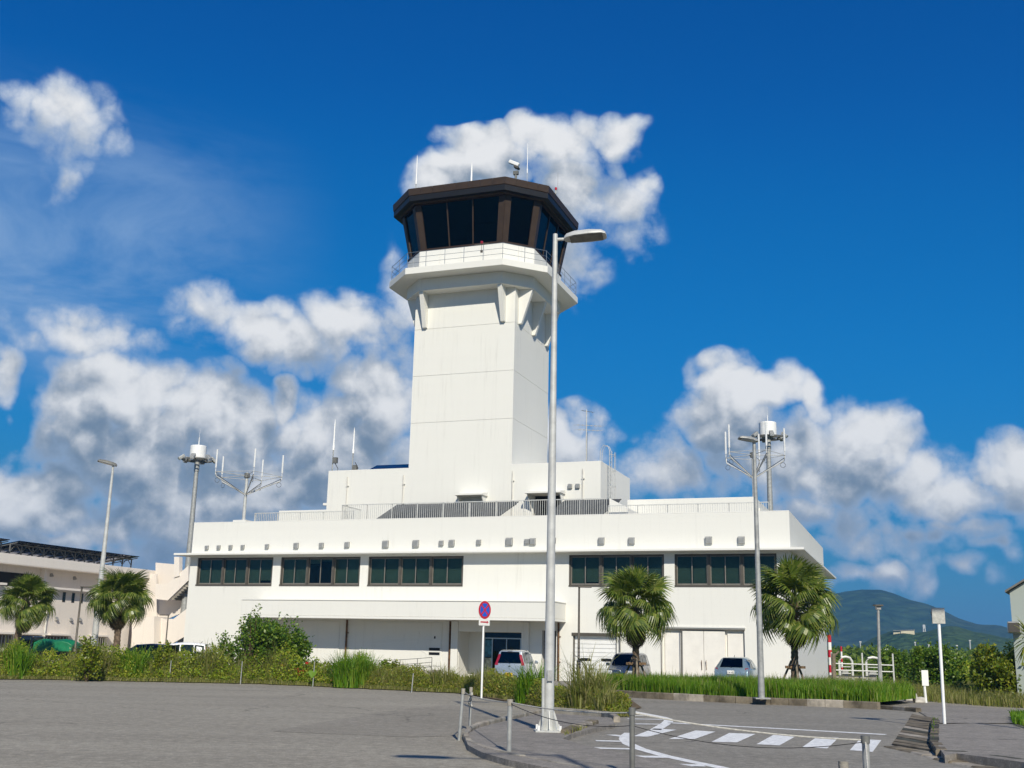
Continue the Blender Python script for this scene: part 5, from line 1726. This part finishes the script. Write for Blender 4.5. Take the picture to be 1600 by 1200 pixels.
# small lorry with a green tarpaulin
c = at(80, 1010, 63)
tr = thing('covered_lorry', 'small dark lorry with a green tarpaulin over its load behind the hedge', 'lorry', (c.x, 63, 0), 0)
MB().rings([[(-2.2, -.75, .35), (-2.2, .75, .35), (-2.2, .75, 1.0), (-2.2, -.75, 1.0)], [(-2.05, -.8, .3), (-2.05, .8, .3), (-2.0, .8, 1.1), (-2.0, -.8, 1.1)],
            [(-1.6, -.8, .3), (-1.6, .8, .3), (-1.55, .68, 1.78), (-1.55, -.68, 1.78)], [(-.75, -.8, .3), (-.75, .8, .3), (-.75, .68, 1.8), (-.75, -.68, 1.8)]]).build('cab', M['carblack'], tr, bevel=.05)
MB().box(-1.5, -.9, -.812, -.75, 1.05, 1.6).build('side_window', M['carglass'], tr)
MB().box(-.7, 1.9, -.8, .8, .62, 1.2).build('cargo_bed', M['carblack'], tr)
MB().rings([[(x, -.84, 1.0), (x, .84, 1.0), (x, .82, zz), (x, .3, zz + .1), (x, -.3, zz + .12), (x, -.82, zz)] for x, zz in ((-.66, 1.45), (-.3, 1.55), (.3, 1.5), (.9, 1.56), (1.2, 1.5), (1.45, 1.36))]).build('tarpaulin', M['tarp'], tr, bevel=.04)
for y in (-.72, .72):
    for x in (-1.5, 1.2):
        wh = MB().tube([(x, y - .08, .3), (x, y + .08, .3)], .3, 16).build('wheel', M['rubber'], tr, True)
        MB().tube([(x, y - .085, .3), (x, y + .085, .3)], .17, 12).build('rim', M['rim'], wh)


# ------------------------------------------------------------------ vegetation
def fan_leaf(name, droop, seed, petiole=.95, rad=.84, n=36, mat='palm'):
    """One fan frond pointing along +x: arching stalk, then radiating narrow segments with hanging tips."""
    rr = random.Random(seed)
    mb = MB()
    mb.tube([(0, 0, 0), (petiole * .5, 0, .05), (petiole, 0, 0)], [.022, .017, .012], 4, cap=False)
    for k in range(n):
        th = R(-152 + 304 * (k + .5) / n) + rr.uniform(-.03, .03)
        L = rad * (1.0 - .24 * (abs(th) / math.pi) ** 1.6) * rr.uniform(.88, 1.06)
        ux, uy = math.cos(th), math.sin(th)
        px_, py_ = -uy, ux
        prev = None
        tw_ = rr.uniform(-.3, .3)
        rows = []
        for f, w in ((.04, .010), (.42, .037), (.66, .027), (.84, .016), (1.0, .002)):
            r = L * f
            fold = -.10 * abs(uy) * f
            sag = -droop * (max(0, f - .48) ** 1.5) * L * rr.uniform(.9, 1.15)
            z = fold + sag + (.012 if k % 2 else 0)
            shrink = 1.0 - droop * .28 * max(0, f - .4)
            cx, cy = petiole + ux * r * shrink, uy * r * shrink
            rows.append(((cx - px_ * w, cy - py_ * w, z - w * .5 * tw_), (cx + px_ * w, cy + py_ * w, z + w * .5 * tw_)))
        for a, b in zip(rows, rows[1:]):
            mb.add([a[0], a[1], b[1], b[0]], [(0, 1, 2, 3)])
    me = bpy.data.meshes.new(name)
    me.from_pydata(mb.v, [], mb.f)
    me.materials.append(M[mat])
    return me


FANS = [fan_leaf('frond', d, 20 + i) for i, d in enumerate((.5, 1.0, 1.6, 2.1, .8, 1.8))]
DRY = fan_leaf('dry_frond', 1.6, 50, mat='palm_dry')


def palm(label, X, Y, z0, zc, rad, seed, nf=58, lean=(0, 0), stakes=False, tr=.15):
    rr = random.Random(seed)
    t = thing('fan_palm', label, 'palm tree', (X, Y, z0), 0, 'fan palms')
    H_ = zc - z0
    path = [(lean[0] * f ** 2, lean[1] * f ** 2, H_ * f) for f in [i / 9 for i in range(10)]]
    tk = MB()
    rs = []
    pp = []
    for i in range(40):
        f = i / 39
        pp.append((lean[0] * f ** 2, lean[1] * f ** 2, H_ * f))
        rs.append(tr * (1.25 - .35 * min(1, f * 3) + (.12 if i % 2 else 0) + rr.uniform(-.04, .04)))
    tk.tube(pp, rs, 12)
    tk.build('trunk', M['trunk'], t, True)
    bs = MB()
    for k in range(26):
        q = k * 2.4
        z = H_ - .7 + .7 * k / 26
        d = Vector((math.cos(q), math.sin(q), .9)).normalized()
        o = Vector((lean[0], lean[1], z))
        bs.bar(o + d * tr * .6, o + d * (tr + .22), .06, .03)
    bs.build('leaf_bases', M['stake'], t)
    top = Vector((lean[0], lean[1], H_))
    sc = rad / 1.68
    for k in range(nf):
        f = (k + .5) / nf
        el = R(82 - 112 * f ** .92) + rr.uniform(-.12, .12)
        q = k * 2.39996 + rr.uniform(-.25, .25)
        me = FANS[0 if f < .2 else (4 if f < .35 else (1 if f < .5 else (2 if f < .7 else 3 + 2 * (k % 2))))]
        o = bpy.data.objects.new('frond', me)
        COL.objects.link(o)
        o.parent = t
        o.location = top + Vector((0, 0, -.30 * f + .05)) * sc
        m3 = Matrix.Rotation(q, 4, 'Z') @ Matrix.Rotation(-el, 4, 'Y') @ Matrix.Rotation(rr.uniform(-.75, .75), 4, 'X')
        o.rotation_euler = m3.to_euler()
        s = sc * rr.uniform(.88, 1.1) * (.86 if f < .15 else 1)
        o.scale = (s, s, s)
    for k in range(5):
        o = bpy.data.objects.new('dry_frond', DRY)
        COL.objects.link(o)
        o.parent = t
        o.location = top + Vector((0, 0, -.35))
        o.rotation_euler = (Matrix.Rotation(k * 1.3 + seed, 4, 'Z') @ Matrix.Rotation(R(72), 4, 'Y')).to_euler()
        o.scale = (sc * .8,) * 3
    if stakes:
        s = thing('palm_stake', None, None)
        s.parent = None
        bpy.data.objects.remove(s)
        for k in range(3):
            q = k * 2.094 + .5
            MB().tube([(math.cos(q) * .75, math.sin(q) * .75, -.05), (math.cos(q + .2) * .12, math.sin(q + .2) * .12, 1.25)], .045, 8).build('support_stake', M['stake'], t, True)
        MB().box(-.4, .4, -.16, -.06, .95, 1.05).build('support_bar', M['timber'], t)
        MB().tube([(0, 0, .9), (0, 0, 1.1)], tr * 1.45, 10).build('binding', M['black'], t)
    return t


a = at(993, 948, 46)
palm('fan palm with stakes in front of the dark blue kei van', a.x, 46, .2, a.z + .1, 1.86, 1, 40, (.0, 0), True, .14)
a = at(1240, 946, 46)
palm('largest fan palm at the right corner of the white building', a.x - .05, 46, .2, a.z + .15, 2.0, 2, 46, (.1, 0), True, .15)
a = at(38, 943, 57)
palm('fan palm at the left edge of the picture before the beige building', a.x - .2, 57, 0, a.z + .1, 1.62, 3, 38, (.3, 0), False, .17)
a = at(190, 938, 57)
palm('fan palm beside the pale lamp post before the beige building', a.x, 57, 0, a.z + .15, 1.74, 4, 44, (-.1, 0), False, .17)
# spiky plant at the right edge
p = at(1590, 990, 41)
t = thing('screw_pine', 'spiky screw pine partly in view at the right edge', 'plant', (p.x + .35, 41, 0), 0)
MB().tube([(0, 0, 0), (.05, 0, 1.5), (0, 0, 2.6)], [.12, .1, .08], 8).build('trunk', M['trunk'], t, True)
mb = MB()
for k in range(70):
    q, el = k * 2.39996, R(70 - 120 * ((k + .5) / 70))
    L = random.uniform(.7, 1.05)
    d = Vector((math.cos(q) * math.cos(el), math.sin(q) * math.cos(el), math.sin(el)))
    s = Vector((-math.sin(q), math.cos(q), 0))
    o = Vector((0, 0, 2.7 - .5 * k / 70))
    rows = []
    for f, w in ((0, .03), (.4, .035), (.75, .022), (1, .002)):
        c = o + d * L * f + Vector((0, 0, -.35 * f * f * L))
        rows.append((c - s * w, c + s * w))
    for (a, b), (c, d2) in zip(rows, rows[1:]):
        mb.add([a, b, d2, c], [(0, 1, 2, 3)])
mb.build('leaves', M['shrub_y'], t)


def leaf_quads(P, size, rng, spread=.9, up=.2, ratio=.5):
    """Pointed leaves at points P: arrays of vertices and quads."""
    n = len(P)
    d = rng.normal(size=(n, 3))
    d[:, 2] = d[:, 2] * spread + up
    d /= np.linalg.norm(d, axis=1)[:, None]
    s = np.cross(d, rng.normal(size=(n, 3)))
    s /= np.linalg.norm(s, axis=1)[:, None] + 1e-9
    L = (size * rng.uniform(.6, 1.25, n))[:, None]
    V = np.stack([P, P + d * L * .5 + s * L * ratio * .5, P + d * L, P + d * L * .5 - s * L * ratio * .5], 1).reshape(-1, 3)
    return V, np.arange(n * 4).reshape(n, 4)


def blades(P, h, rng, lean=.35, w=.008):
    """Bent grass blades rooted at P with heights h: two quads each."""
    n = len(P)
    q = rng.uniform(0, 6.283, n)
    dr = np.stack([np.cos(q), np.sin(q), np.zeros(n)], 1)
    sd_ = np.stack([-np.sin(q + .6), np.cos(q + .6), np.zeros(n)], 1)
    b = (rng.uniform(.1, 1, n) * lean)[:, None]
    h = h[:, None]
    up = np.array([0, 0, 1.0])
    ww = (w * rng.uniform(.7, 1.5, n))[:, None]
    c1 = P + up * h * .55 + dr * b * h * .3
    c2 = P + up * h * (1 - b * .35) + dr * b * h
    V = np.stack([P - sd_ * ww, P + sd_ * ww, c1 - sd_ * ww * .8, c1 + sd_ * ww * .8, c2 - sd_ * ww * .12, c2 + sd_ * ww * .12], 1).reshape(-1, 3)
    i = np.arange(n)[:, None] * 6
    Fq = np.concatenate([i + np.array([[0, 1, 3, 2]]), i + np.array([[2, 3, 5, 4]])], 0)
    return V, Fq


def cat(parts):
    Vs, Fs, o = [], [], 0
    for V, Fq in parts:
        Vs.append(V)
        Fs.append(Fq + o)
        o += len(V)
    return np.concatenate(Vs), np.concatenate(Fs)


def wob(x, k, ph=0.0):
    return np.sin(x * k + ph) * .5 + np.sin(x * k * 2.3 + 1.7 + ph) * .3 + np.sin(x * k * 5.1 + 4.2 + ph) * .2


# hedge of weeds along the lot: front line and height along it
HX = [(-40, 46.6, 1.35), *[(gp(x, y).x, gp(x, y).y, h) for x, y, h in ((0, 1062, 1.35), (60, 1062, 1.35), (100, 1063, 1.4), (200, 1065, 1.3), (300, 1067, 1.35), (400, 1069, 1.5), (500, 1073, 1.15), (560, 1076, 1.2),
                                                                          (600, 1078, .85), (640, 1080, .8), (720, 1084, .8), (800, 1096, .78), (850, 1108, .8), (910, 1115, .85), (957, 1120, .5))]]
hx = np.array(HX)


def hedge(name, label, N, size, mat, seed, x0, x1, hs=1.0, depth=2.4, zlo=.0, bl=False, w=.010, lean=.5, up=.5, skip=None):
    rng = np.random.default_rng(seed)
    x = rng.uniform(x0, x1, N)
    fy, fh = np.interp(x, hx[:, 0], hx[:, 1]), np.interp(x, hx[:, 0], hx[:, 2])
    dep = rng.uniform(0, 1, N) ** 1.5 * depth
    y = fy + (.12 if depth > 1 else -.14) + dep + wob(x, 3.1, 2.0) * .26
    lump = .76 + .36 * wob(x, 1.7, seed) + .2 * wob(x + y * .6, 4.3, seed * 2.0)
    prof = np.clip(.25 + dep / .55, 0, 1)
    htop = fh * hs * lump * prof
    if bl:
        P = np.stack([x, y, np.full(N, .03)], 1)
        V, Fq = blades(P, np.maximum(.15, htop * rng.uniform(.6, 1.2, N)), rng, lean, w)
    else:
        z = .04 + htop * rng.uniform(zlo, 1, N) ** .7
        V, Fq = leaf_quads(np.stack([x, y, z], 1), size, rng, .8, up)
    return np_mesh(name, V, Fq, mat, label=label, cat='weeds', kind='stuff')


hedge('hedge_weeds', 'dense yellow green weeds along the edge of the lot', 52000, .115, M['weed'], 5, -30, -5.5)
hedge('hedge_grass', 'long grass blades standing among the hedge weeds', 14000, .1, M['grass_dry'], 6, -30, -5.5, 1.02, bl=True, w=.011)
hedge('front_weeds', 'low tufts spilling from the hedge onto the asphalt', 9000, .06, M['grass_dry'], 12, -30, 3.2, .36, depth=.35, bl=True, w=.010, lean=.7)
hedge('low_weeds', 'low dull green weeds between the flowers and the road', 34000, .085, M['weed_red'], 8, -6.5, 3.3, 1.0, depth=2.8)
hedge('low_grass', 'long grass blades among the low dull weeds', 12000, .1, M['grass_dry'], 9, -6.5, 3.3, 1.08, depth=2.8, bl=True, w=.009)


def grass_patch(name, label, poly, N, h, mat, seed, z=.2, w=.009, lean=.4):
    """Blades over a convex or simple polygon; h is a height or a function of x, y."""
    rng = np.random.default_rng(seed)
    poly = np.array([(p[0], p[1]) for p in poly])
    lo, hi = poly.min(0), poly.max(0)
    pts = rng.uniform(lo, hi, (N * 4, 2))
    ins = np.zeros(len(pts), bool)
    j = len(poly) - 1
    for i in range(len(poly)):
        a, b = poly[i], poly[j]
        c = ((a[1] > pts[:, 1]) != (b[1] > pts[:, 1])) & (pts[:, 0] < (b[0] - a[0]) * (pts[:, 1] - a[1]) / (b[1] - a[1] + 1e-12) + a[0])
        ins ^= c
        j = i
    pts = pts[ins][:N]
    n = len(pts)
    hh = (h(pts[:, 0], pts[:, 1]) if callable(h) else np.full(n, h)) * rng.uniform(.55, 1.15, n) * (.85 + .25 * wob(pts[:, 0] + pts[:, 1] * .5, 2.1, seed))
    V, Fq = blades(np.column_stack([pts, np.full(n, z)]), np.maximum(.06, hh), rng, lean, w)
    return np_mesh(name, V, Fq, mat, label=label, cat='grass', kind='stuff')


isl_front = [(p.x, p.y + .12) for p in G([(946, 1086), (1060, 1093), (1160, 1098), (1260, 1102), (1374, 1107)])]
grass_patch('island_grass', 'bright green long grass behind the stained kerb', isl_front + [(15.4, 43.0), (14.6, 47.0), (3.6, 48.5)], 60000, .66, M['grass'], 21, .19, .011, .45)
grass_patch('island_seed_grass', 'paler seeding stalks among the island grass', isl_front + [(15.4, 43.0), (14.6, 47.0), (3.6, 48.5)], 2200, .86, M['grass_dry'], 27, .19, .010, .5)
grass_patch('verge_grass', 'tall seeding grass on the right verge', [gp(1385, 1078), gp(1440, 1095), gp(1465, 1098), gp(1560, 1105), gp(1700, 1112), (34, 44), (36, 60), (20, 62)], 46000, .62, M['grass_dry'], 22, .0, .012, .5)
grass_patch('edge_grass', 'low clump of green grass at the right edge of the footway', [gp(1582, 1133), gp(1580, 1122), gp(1640, 1118), gp(1740, 1130), gp(1700, 1165)], 9000, .24, M['grass'], 23, .05, .012, .7)
grass_patch('field_grass', 'rough grass on the far field beyond the fence', [(15, 58), (60, 58), (90, 110), (22, 110)], 40000, .5, M['grass_dry'], 24, -.05, .02, .5)
grass_patch('kerb_grass', 'tufts of grass growing in the kerb and gutter joints', [gp(1457, 1165), gp(1462, 1165), gp(1464, 1128), gp(1459, 1128)], 900, .22, M['grass'], 25, .02, .008, .6)
grass_patch('joint_grass', 'small weeds at the broken kerb by the lamp', [gp(880, 1158), gp(900, 1152), gp(930, 1138), gp(920, 1136), gp(892, 1146)], 500, .16, M['grass_dry'], 26, .05, .007, .6)


def shrub(name, label, cat_, c, rx, ry, h, n, size, mat, seed, nl=7, group=None, bare=0, low=.05):
    """Bush of many leaf clumps on forking stems."""
    rng = np.random.default_rng(seed)
    t = thing(name, label, cat_, c, 0, group)
    st = MB()
    cl = []
    for k in range(nl):
        q = k * 2.39996 + rng.uniform(-.3, .3)
        f = rng.uniform(.35, 1) if k else .1
        cx, cy = math.cos(q) * rx * f * .75, math.sin(q) * ry * f * .75
        cz = h * rng.uniform(.28, .95) * (1 - .22 * f)
        cl.append((cx, cy, cz, rng.uniform(.16, .42) * rx, rng.uniform(.12, .30) * h))
        st.tube([(cx * .1, cy * .1, 0), (cx * .5, cy * .5, cz * .55), (cx, cy, cz + cl[-1][4] * .5)], [.03, .02, .006], 5)
    for k in range(bare):
        q = rng.uniform(0, 6.28)
        st.tube([(0, 0, 0), (math.cos(q) * rx * .5, math.sin(q) * ry * .5, h * .7), (math.cos(q) * rx * .75, math.sin(q) * ry * .75, h * rng.uniform(.8, .98))], [.02, .012, .004], 4)
    st.build('stems', M['bark'], t)
    per = n // nl
    P = []
    for (cx, cy, cz, r, rh) in cl:
        u = rng.normal(size=(per, 3))
        u /= np.linalg.norm(u, axis=1)[:, None]
        rr = rng.uniform(.35, 1, per)[:, None] ** .5
        P.append(np.array([cx, cy, cz]) + u * rr * np.array([r, r, rh]))
    for k in range(nl * 2):          # leafy shoots sticking out of the outline
        q, e = rng.uniform(0, 6.28), rng.uniform(.3, 1.3)
        d = np.array([math.cos(q) * math.cos(e) * rx, math.sin(q) * math.cos(e) * ry, math.sin(e) * h * .62])
        s0 = np.array([0, 0, h * .38])
        f = np.linspace(.55, rng.uniform(.95, 1.25), 16)[:, None]
        P.append(s0 + d * f + rng.normal(size=(16, 3)) * .035)
    P = np.concatenate(P)
    # skirt down to the ground
    k = n // 4
    q = rng.uniform(0, 6.28, k)
    rad = rng.uniform(.3, 1, k) ** .5
    P2_ = np.stack([np.cos(q) * rx * rad * .85, np.sin(q) * ry * rad * .85, rng.uniform(low, .5, k) * h], 1)
    P = np.concatenate([P, P2_])
    V, Fq = leaf_quads(P, size, rng, .8, .25, .55)
    np_mesh('foliage', V, Fq, mat, t)
    return t


p = gp(415, 1069)
shrub('large_shrub', 'large dark green shrub rising above the hedge at the building corner', 'shrub', (p.x - .1, p.y + 1.6, 0), 1.8, 1.1, 2.75, 11000, .15, M['shrub'], 31, 24, None, 5)
p = gp(370, 1069)
shrub('tall_seedling', 'sparse dark seedling with bare twigs left of the large shrub', 'shrub', (p.x + .15, p.y + 1.4, 0), .75, .6, 3.0, 700, .14, M['shrub'], 32, 12, None, 4, .3)
p = gp(450, 1070)
fl = shrub('flowering_bush', 'low bush with red flowers at the front of the hedge', 'shrub', (p.x + .5, p.y + .5, 0), .85, .5, 1.15, 3000, .10, M['shrub'], 33, 7)
p = gp(525, 1074)
fl2 = shrub('flowering_bush', 'smaller red flowered bush right of the large leaf', 'shrub', (p.x, p.y + .5, 0), .55, .4, .9, 1600, .09, M['shrub'], 34, 5)


def blossoms(parent, spots, seed):
    rr = random.Random(seed)
    for (x, y, z) in spots:
        f = MB()
        for k in range(9):
            q, e = k * 2.4, rr.uniform(-.2, 1.0)
            d = Vector((math.cos(q) * math.cos(e), math.sin(q) * math.cos(e), math.sin(e)))
            s = d.cross(Vector((0, 0, 1))).normalized() * .045
            o = Vector((x, y, z))
            f.add([o, o + d * .08 + s * 1.3, o + d * .16, o + d * .08 - s * 1.3], [(0, 1, 2, 3)])
        f.build('flower', M['petal'], parent)


blossoms(fl, [(-.15, -.78, .62), (-.02, -.80, .50), (.08, -.80, .42), (.2, -.78, .52), (-.75, -.74, .75), (-.95, -.72, .22), (-.8, -.74, .16), (.0, -.8, .38), (.3, -.75, .85)], 3)
blossoms(fl2, [(.05, -.74, .35), (.2, -.74, .45), (-.1, -.74, .28), (.28, -.7, .6)], 4)
p = gp(487, 1073)
t = thing('broad_leaf_plant', 'single bright broad heart shaped leaf among the red flowers', 'plant', (p.x, p.y - .02, 0))
MB().tube([(0, .1, 0), (0, .02, .45)], .012, 6).build('stalk', M['grass'], t)
MB().add([(0, 0, .62), (.12, -.01, .66), (.17, -.02, .58), (.11, -.05, .44), (0, -.08, .33), (-.11, -.05, .44), (-.17, -.02, .58), (-.12, -.01, .66)], [tuple(range(8))]).build('leaf', M['grass'], t)


def clump(label, px, py, n, h, r, seed, mat='grass', dy=.4, z=.03):
    rng = np.random.default_rng(seed)
    p = gp(px, py)
    t = thing('grass_clump', label, 'grass', (p.x, p.y + dy, z), 0, 'tall grass clumps')
    q, rr = rng.uniform(0, 6.28, n), r * rng.uniform(0, 1, n) ** .6
    P = np.stack([np.cos(q) * rr, np.sin(q) * rr, np.zeros(n)], 1)
    V, Fq = blades(P, h * rng.uniform(.45, 1.1, n), rng, .75, .016)
    np_mesh('blades', V, Fq, M[mat], t)


clump('tall bright grass clump right of the red flowers', 548, 1076, 1100, 1.5, .8, 41, dy=.7)
for i_, (px, py, n_, h_, r_, mt_, lab_) in enumerate(((15, 1062, 260, 1.7, .5, 'grass', 'leafy grass clump at the left end of the hedge'), (140, 1064, 300, 1.75, .55, 'grass_dry', 'pale grass clump below the slim lamp of the left palms'),
        (205, 1065, 260, 1.6, .5, 'grass', 'green grass clump below the second palm from the left'), (318, 1067, 300, 1.75, .6, 'grass_dry', 'tall dry grass clump left of the large shrub'), (690, 1082, 240, 1.1, .5, 'grass_dry', 'dry grass clump left of the no stopping sign'))):
    clump(lab_, px, py, n_, h_, r_, 70 + i_, mt_, .55)
clump('tall grass clump in front of the silver kei hatchback', 832, 1102, 420, 1.35, .5, 42, dy=.6)
clump('arching pale grass clump at the right tip of the hedge', 925, 1115, 420, 1.35, .55, 43, 'grass_dry', .5)
clump('small arching grass clump over the kerb end', 950, 1119, 160, .8, .3, 44, 'grass_dry', .25)
clump('thin seeding grass clump left of the staked palm', 930, 1100, 110, 1.9, .6, 45, 'grass_dry', 4.5)
for i_, (px, h_, rx_, mt_, lab_) in enumerate(((120, 1.75, .7, 'shrub_y', 'lime green weed bush in front of the covered lorry'), (240, 1.5, .6, 'shrub_y', 'lime green weed bush in front of the black hatchback'),
                                                (335, 1.9, .75, 'shrub', 'dark weed bush left of the tall seedling'), (600, 1.15, .5, 'shrub_y', 'low weed bush before the ramp rail'))):
    p = gp(px, 1066 + (10 if px > 500 else 0))
    shrub('weed_bush', lab_, 'bush', (p.x, p.y + 1.0, 0), rx_, .5, h_, 1500, .12, M[mt_], 80 + i_, 9, 'weed bushes in the hedge', 2)
# clipped bushes on the right verge
a, b = at(1455, 1040, 55), at(1560, 1040, 46)
shrub('round_bush', 'dark round bush behind the white sign pole', 'bush', (a.x + .2, 55, 0), 1.55, 1.2, 2.45, 8000, .16, M['shrub'], 51, 12, 'bushes on the right verge')
shrub('round_bush', 'yellow green bush at the right before the hut', 'bush', (b.x + .4, 46, 0), 1.75, 1.3, 2.3, 9000, .16, M['shrub_y'], 52, 13, 'bushes on the right verge')
a = at(1412, 1040, 70)
shrub('round_bush', 'small dim bush behind the thin grey lamp', 'bush', (a.x, 72, 0), 1.6, 1.2, 2.2, 3500, .2, M['shrub'], 53, 9, 'bushes on the right verge')


# far tree belt: one leafy mass
def belt(name, label, x0, x1, Y, depth, h, N, size, mat, seed):
    rng = np.random.default_rng(seed)
    x = rng.uniform(x0, x1, N)
    y = Y + rng.uniform(0, 1, N) * depth + .1 * x
    top = h * (.72 + .38 * wob(x, 6.0 / (x1 - x0) * 6, seed) + .22 * wob(x + y, 40.0 / (x1 - x0) * 6, seed + 1))
    z = np.maximum(.1, top) * rng.uniform(0, 1, N) ** .5
    V, Fq = leaf_quads(np.stack([x, y, z], 1), size, rng, .8, .3, .7)
    return np_mesh(name, V, Fq, mat, label=label, cat='trees', kind='stuff')


belt('tree_belt', 'far belt of green trees below the wooded hill', 44, 190, 200, 40, 3.6, 26000, .9, M['farleaf'], 61)
belt('field_scrub', 'low scrub on the field beyond the pipe fence', 24, 75, 92, 20, 1.5, 16000, .38, M['farleaf'], 62)
belt('right_scrub', 'scrub behind the bushes on the right verge', 30, 60, 70, 12, 1.7, 9000, .3, M['weed'], 63)


# ------------------------------------------------------------------ air between here and the mountain
m, t = mat_base('haze_air')
vol = t.n('ShaderNodeVolumePrincipled', None, Color=(.17, .50, .92, 1), Density=.00026, Anisotropy=.1)
out = m.node_tree.nodes.new('ShaderNodeOutputMaterial')
m.node_tree.links.new(vol.outputs[0], out.inputs['Volume'])
MB().box(-3150, 3150, -1950, 4250, -6, 138).build('haze', m, kind='stuff')
